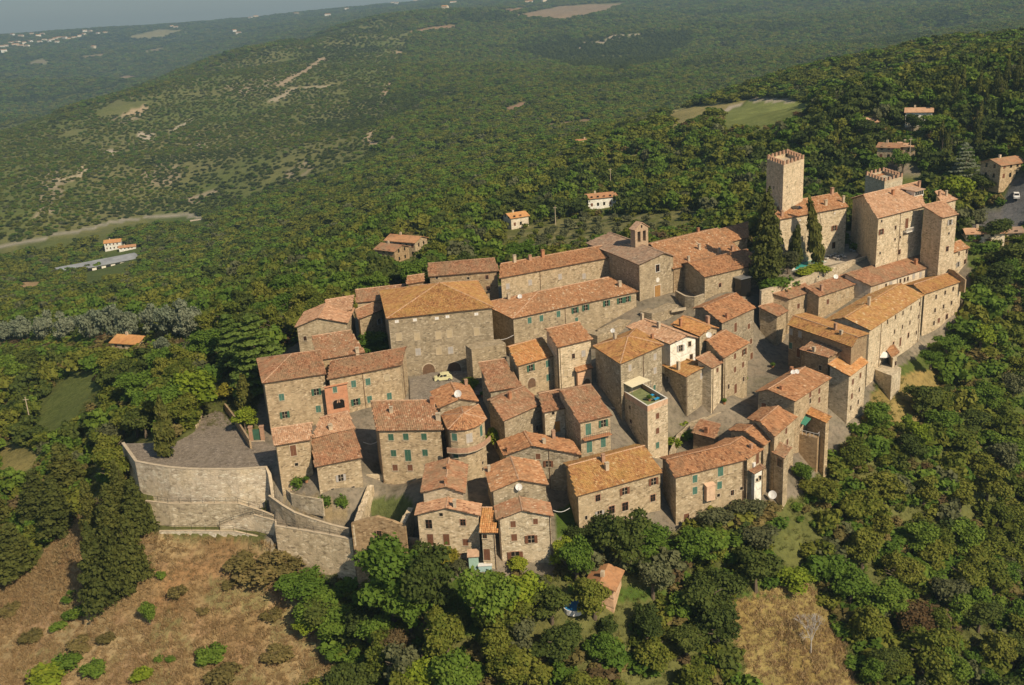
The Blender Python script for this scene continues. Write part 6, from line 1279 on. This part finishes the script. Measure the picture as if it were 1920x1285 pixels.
# olive grove behind the church: low trees in rows
ogx, ogy = np.meshgrid(np.arange(-60, 190, 6.2), np.arange(270, 470, 6.2)); og = np.stack([ogx.ravel() * .95 + ogy.ravel() * .12, ogy.ravel() - ogx.ravel() * .2], 1) + RNG.normal(0, .7, (ogx.size, 2))
O3 = np.c_[og, gz(og[:, 0], og[:, 1])]; qo = pr(O3); ko = inpoly([(935,447),(1000,420),(1120,405),(1300,395),(1400,420),(1320,445),(1210,450),(1090,470),(960,488),(930,470)], qo[:, 0], qo[:, 1]) & (RNG.random(len(og)) < .85)
O3 = O3[ko]; so = RNG.uniform(1.5, 2.8, len(O3)); AP = np.concatenate([AP, O3]); AS = np.concatenate([AS, np.stack([so * .8, so * .8, so * 1.1], 1)]); AK = np.concatenate([AK, np.where(RNG.random(len(O3)) < .6, 3, 0)])
AP[:, 2] -= .12 * AS[:, 2]
print('trees: near', n, 'far', nf)
protos = []
for k_, (mt, shp) in enumerate((('broad', 'broad'), ('green', 'broad'), ('dark', 'broad'), ('olive', 'broad'), ('dark', 'column'))):
    for s in range(3): protos.append(crown_mesh('far_crown', shp, 200 + k_ * 5 + s, 420, .12, LF[mt]))
pc = bpy.data.collections.new('tree_kinds')
for i, me in enumerate(protos):
    o = bpy.data.objects.new('far_tree_%02d' % i, me); pc.objects.link(o)
def scatter(name, P, Sc, K, coll, label, cat):
    me = bpy.data.meshes.new(name); me.vertices.add(len(P)); me.vertices.foreach_set('co', P.astype(np.float32).ravel())
    a = me.attributes.new('sc', 'FLOAT_VECTOR', 'POINT'); a.data.foreach_set('vector', Sc.astype(np.float32).ravel())
    a = me.attributes.new('rot', 'FLOAT_VECTOR', 'POINT'); r_ = np.zeros((len(P), 3), np.float32); r_[:, 2] = RNG.uniform(0, 6.28, len(P)); r_[:, :2] = RNG.normal(0, .07, (len(P), 2)); a.data.foreach_set('vector', r_.ravel())
    a = me.attributes.new('kd', 'INT', 'POINT'); a.data.foreach_set('value', K.astype(np.int32))
    o = link(bpy.data.objects.new(name, me)); ng = bpy.data.node_groups.new(name + '_nodes', 'GeometryNodeTree'); ng.interface.new_socket('Geometry', in_out='INPUT', socket_type='NodeSocketGeometry'); ng.interface.new_socket('Geometry', in_out='OUTPUT', socket_type='NodeSocketGeometry')
    N = ng.nodes; gi = N.new('NodeGroupInput'); go = N.new('NodeGroupOutput'); ci = N.new('GeometryNodeCollectionInfo'); ci.inputs['Collection'].default_value = coll; ci.inputs['Separate Children'].default_value = True; ci.inputs['Reset Children'].default_value = True
    ip = N.new('GeometryNodeInstanceOnPoints'); ip.inputs['Pick Instance'].default_value = True
    def att(nm, t): x = N.new('GeometryNodeInputNamedAttribute'); x.data_type = t; x.inputs['Name'].default_value = nm; return x.outputs[0]
    Lk = ng.links.new; Lk(gi.outputs[0], ip.inputs['Points']); Lk(ci.outputs[0], ip.inputs['Instance']); Lk(att('kd', 'INT'), ip.inputs['Instance Index']); Lk(att('sc', 'FLOAT_VECTOR'), ip.inputs['Scale']); Lk(att('rot', 'FLOAT_VECTOR'), ip.inputs['Rotation']); Lk(ip.outputs[0], go.inputs[0])
    md = o.modifiers.new('scatter', 'NODES'); md.node_group = ng; tag(o, label, cat, None, 'stuff'); return o
scatter('woodland', AP, AS, AK * 3 + RNG.integers(0, 3, len(AK)), pc, 'mass of woodland covering the hills around the village', 'woodland')
# ---- undergrowth filling the ground between the trees
ug = cand(104, 560, lambda d: 2.5); U3 = np.c_[ug, gz(ug[:, 0], ug[:, 1])]; oku, qu = screen_ok(U3)
for sp_ in SPARSE[:2]: oku &= ~(inpoly(sp_, qu[:, 0], qu[:, 1]) & (RNG.random(len(oku)) < .75))
for h in HOUSES: oku &= ~inpoly([p[:2] for p in inset(ROOFS[h[0]][1], -1.0)], U3[:, 0], U3[:, 1])
gap = fbm(ug[:, 0] / 11, ug[:, 1] / 11, 4, 130); oku &= (gap > .36) & (qu[:, 1] < 1420)
U3, gap, qu = U3[oku], gap[oku], qu[oku]; hu = RNG.uniform(.9, 2.6, len(U3)) * (.6 + gap); ru = hu * RNG.uniform(.7, 1.1, len(U3)); ku = np.where(RNG.random(len(U3)) < .42, 0, np.where(RNG.random(len(U3)) < .6, 1, 2)); ku = np.where(RNG.random(len(U3)) < .05, 3, ku)
uc = bpy.data.collections.new('bush_kinds')
for k_, mt in enumerate(('green', 'broad', 'scrub', 'rust')):
    for s in range(2): uc.objects.link(bpy.data.objects.new('bush_%02d' % (k_ * 2 + s), crown_mesh('bush_crown', 'bush', 300 + 2 * k_ + s, 260, .14, LF[mt])))
scatter('undergrowth', U3, np.stack([ru, ru, hu], 1), ku * 2 + RNG.integers(0, 2, len(ku)), uc, 'dense undergrowth of bushes between the trees', 'undergrowth')
# ---- grass and scrub
def tuft(seed, n, m):
    r = np.random.default_rng(seed); V = []
    for _ in range(n):
        a = r.random() * 6.28; c = r.normal(0, .35, 2); h_ = r.uniform(.5, 1); w = .05; lean = r.normal(0, .35, 2)
        V += [(c[0] - w * math.cos(a), c[1] - w * math.sin(a), 0), (c[0] + w * math.cos(a), c[1] + w * math.sin(a), 0), (c[0] + lean[0], c[1] + lean[1], h_)]
    return fastmesh('grass_tuft', np.array(V), np.arange(3 * n).reshape(-1, 3), m, np.repeat(r.random(n), 3))
LF['dry'] = leaf_mat('dry_grass_blades', [(0, (.26, .15, .06)), (.4, (.38, .25, .11)), (.8, (.48, .35, .18)), (1, (.36, .2, .1))], (1, 1, 1)); LF['grass'] = leaf_mat('green_grass_blades', [(0, (.09, .11, .02)), (.6, (.15, .16, .04)), (1, (.24, .2, .07))], (1, 1, 1))
gc = bpy.data.collections.new('grass_kinds')
for i in range(6): gc.objects.link(bpy.data.objects.new('tuft_%02d' % i, tuft(i, 26, LF['dry' if i < 3 else 'grass'])))
gx = np.stack([RNG.uniform(-110, 90, 90000), RNG.uniform(100, 260, 90000)], 1); G3 = np.c_[gx, gz(gx[:, 0], gx[:, 1])]; qg = pr(G3)
dry = (inpoly(DRY, qg[:, 0], qg[:, 1]) | inpoly(DRY2, qg[:, 0], qg[:, 1])) & (qg[:, 1] < 1330); grn = ~inpoly(VILL, qg[:, 0], qg[:, 1]) & (qg[:, 1] > 640) & ~dry & (RNG.random(len(qg)) < .3) & (qg[:, 1] < 1330) & ~inpoly([(215,820),(520,800),(520,1040),(230,1040)], qg[:, 0], qg[:, 1])
for nm, kk, k0, lb in (('dry_grass', dry, 0, 'tawny dry grass covering the slope below the walls'), ('rough_grass', grn, 3, 'rough green grass between the trees')):
    P = G3[kk]; s = RNG.uniform(.35, .95, len(P)) * (.6 + fbm(P[:, 0] / 6, P[:, 1] / 6, 3, 11)); scatter(nm, P, np.stack([s * 1.3, s * 1.3, s * .75], 1), np.full(len(P), k0) + RNG.integers(0, 3, len(P)), gc, lb, 'grass')

# ---------------------------------------------------------------- farmhouses and far towns
def farhouse(px, py, w, d, h, rot, label, wall='plaster', roof='red', group=None, win=True, name='farmhouse', hip=0):
    P = hit(px, py)
    if P is None: print('no hit', px, py); return
    rt = tag(empty(name, P), label, 'house', group); rt.rotation_euler = (0, 0, math.radians(rot))
    a, b_ = w / 2, d / 2; r = d * .17; V = [(-a, -b_, -3), (a, -b_, -3), (a, b_, -3), (-a, b_, -3), (-a, -b_, h), (a, -b_, h), (a, b_, h), (-a, b_, h), (-a, 0, h + r), (a, 0, h + r)]
    F = [(0, 1, 5, 4), (1, 2, 6, 9, 5), (2, 3, 7, 6), (3, 0, 4, 8, 7)]; UV = []
    for f in F:
        for i in f: UV.append((V[i][0] + V[i][1], V[i][2]))
    mk('wall', V, F, ST[wall], rt, uv=UV)
    o = .5; s = r / b_; zt = h + r + .12; ze = h - s * o + .12; R = [(-a - o, -b_ - o, ze), (a + o, -b_ - o, ze), (a + o, 0, zt), (-a - o, 0, zt), (a + o, b_ + o, ze), (-a - o, b_ + o, ze)]
    R2 = [(x, y, z - .2) for x, y, z in R]; RF = [(0, 1, 2, 3), (3, 2, 4, 5), (6, 9, 8, 7), (9, 11, 10, 8), (0, 6, 7, 1), (5, 4, 10, 11), (0, 3, 9, 6), (3, 5, 11, 9), (1, 7, 8, 2), (2, 8, 10, 4)]
    ro = mk('roof', R + R2, RF, TILE[roof], rt, tint=RNG.random(12) * .4 + .35)
    if win:
        k = 0
        for z in ([1.2] if h < 4 else [1.2, 4.0]):
            for x in np.arange(-a + 1.5, a - .9, 2.6):
                MB().box(x - .45, -b_ - .03, z, x + .45, -b_ + .02, z + 1.3).build('window', M['glass' if k % 3 else 'brownp'], rt); k += 1
            for y in (-b_ * .4, b_ * .4): MB().box(-a - .03, y - .4, z, -a + .02, y + .4, z + 1.2).build('window', M['glass'], rt)
            for y in (-b_ * .4, b_ * .4): MB().box(a - .02, y - .4, z, a + .03, y + .4, z + 1.2).build('window', M['glass'], rt)
        MB().box(-a * .4, -.3, h + r * .5, -a * .4 + .7, .3, h + r + 1).build('chimney', M['surround'], ro)
    return rt
FH = [(737,490,9,8,5,-35,'lower half of the stone farmhouse behind the left wood','brown','brown'),(764,478,13,8,6,-30,'upper half of the stone farmhouse behind the left wood','tan','red'),
 (968,425,7.5,7,4.5,25,'small villa with an orange roof behind the village','plaster','orange'),(1125,388,12,7,4.5,12,'white villa with green shutters behind the orchard','white','red'),(1105,276,15,7,3.5,8,'low farm building hidden in the trees beyond the villa','plaster','red'),(1098,282,8,5,3,8,'small shed beside the low farm building','white','dark'),
 (1722,226,9.5,7,3.6,-22,'pale house with a pinkish gable on the right hillside','white','pink'),(1623,236,9,7,1.8,5,'low house of which little more than the red roof shows','tan','pink'),(1668,300,7.5,6.5,5,-35,'stone house with its gable towards the drive, above the low castle tower','tan','brown'),(1700,288,6,6,3,-28,'small annex behind the gabled stone house','tan','pink'),
 (1878,336,10,7.5,5.2,22,'two storey stone house with a broad brown roof at the right edge','tan','brown'),(214,467,12,9,6,15,'abandoned farmhouse with an orange roof in the valley','white','orange'),(240,468,12,6,2.5,15,'low ruined wing of the abandoned farmhouse','white','red'),
 (250,652,9,7,2.6,-20,'orange roofed hut before the blue grey conifers','tan','orange'),(1133,1110,5.5,4.5,2.6,70,'salmon garden hut with a tiled roof','pink','red'),(1842,448,10,5,2.2,-8,'long low building across the road on the right','plaster','pink'),(1890,445,6,5,2,-8,'grey roofed shed at the right edge','plaster','dark')]
for f in FH: farhouse(f[0], f[1], f[2], f[3], f[4], f[5], f[6], f[7], f[8])
P = hit(188, 503); rt = tag(empty('shed', P), 'long grey corrugated shed in the valley', 'shed'); rt.rotation_euler = (0, 0, math.radians(38))
MB().box(-27, -7, -3, 27, 7, 3.4).build('wall', ST['white'], rt); MB().hexa([(-28, -8, 3.4), (28, -8, 3.4), (28, 8, 3.4), (-28, 8, 3.4), (-28, -8, 3.6), (28, -8, 3.6), (28, 8, 4.6), (-28, 8, 4.6)]).build('roof', plain('grey_sheet_roof', (.3, .3, .29), .6, .3, .15), rt)
for i in range(8): MB().box(-24 + 6.5 * i, -7.06, 0, -20.5 + 6.5 * i, -6.9, 2.6).build('window', M['glass'], rt)
P = hit(378, 412); rt = tag(empty('road_bridge', P), 'small concrete bridge on the valley road', 'bridge'); rt.rotation_euler = (0, 0, .4); MB().box(-12, -3, -1, 12, 3, .3).build('deck', M['surround'], rt); MB().box(-2, -2.5, -6, 2, 2.5, -1).build('pier', M['surround'], rt)
rg = random.Random(11)
TOWN = [(4,92),(12,90),(8,99),(22,84),(34,82),(46,84),(40,90),(30,88),(52,90),(58,82),(24,68),(40,70),(60,66),(72,70),(80,67),(75,82),(84,78),(92,80),(104,76),(112,74),(98,78),(122,74),(130,76),(140,74),(150,71),(158,68),(108,82),(160,62),(170,61),(184,66),(198,64),(176,92),(322,52),(330,54),(440,62),(448,66),(470,36),(480,34),(556,28),(615,32),(650,20),(686,5),(696,6),(704,8),(716,3),(724,6),(736,8),(744,9),(780,4),(850,8),(835,20),(858,2),(992,8),(1020,6)]
for i, (x, y) in enumerate(TOWN):
    w = rg.uniform(18, 32); k = 'town houses of the far plateau' if x < 250 else ('houses on the far ridge' if x < 800 else 'farm buildings on the upper hills')
    farhouse(x, y, w, rg.uniform(12, 16), rg.uniform(10, 14), rg.uniform(-40, 40), {'t': 'pale house with a red roof in the far town on the left plateau', 'h': 'pale house on the far ridge below the sky', 'f': 'farm building high on the distant hills'}[k[0]], rg.choice(['white', 'plaster', 'white']), rg.choice(['red', 'orange', 'pink']), k, False, 'far_house')
# power line over the right corner
# ---------------------------------------------------------------- the air
mh = bpy.data.materials.new('haze_air'); mh.use_nodes = True; hn = mh.node_tree; hn.nodes.remove(hn.nodes['Principled BSDF'])
pv = hn.nodes.new('ShaderNodeVolumePrincipled'); pv.inputs['Color'].default_value = (.6, .86, 1, 1); pv.inputs['Density'].default_value = .00013; pv.inputs['Anisotropy'].default_value = .2
hn.links.new(pv.outputs[0], hn.nodes['Material Output'].inputs['Volume'])
hb = MB().box(-9500, -300, -420, 9500, 11800, 640).build('haze', mh); tag(hb, kind='stuff')
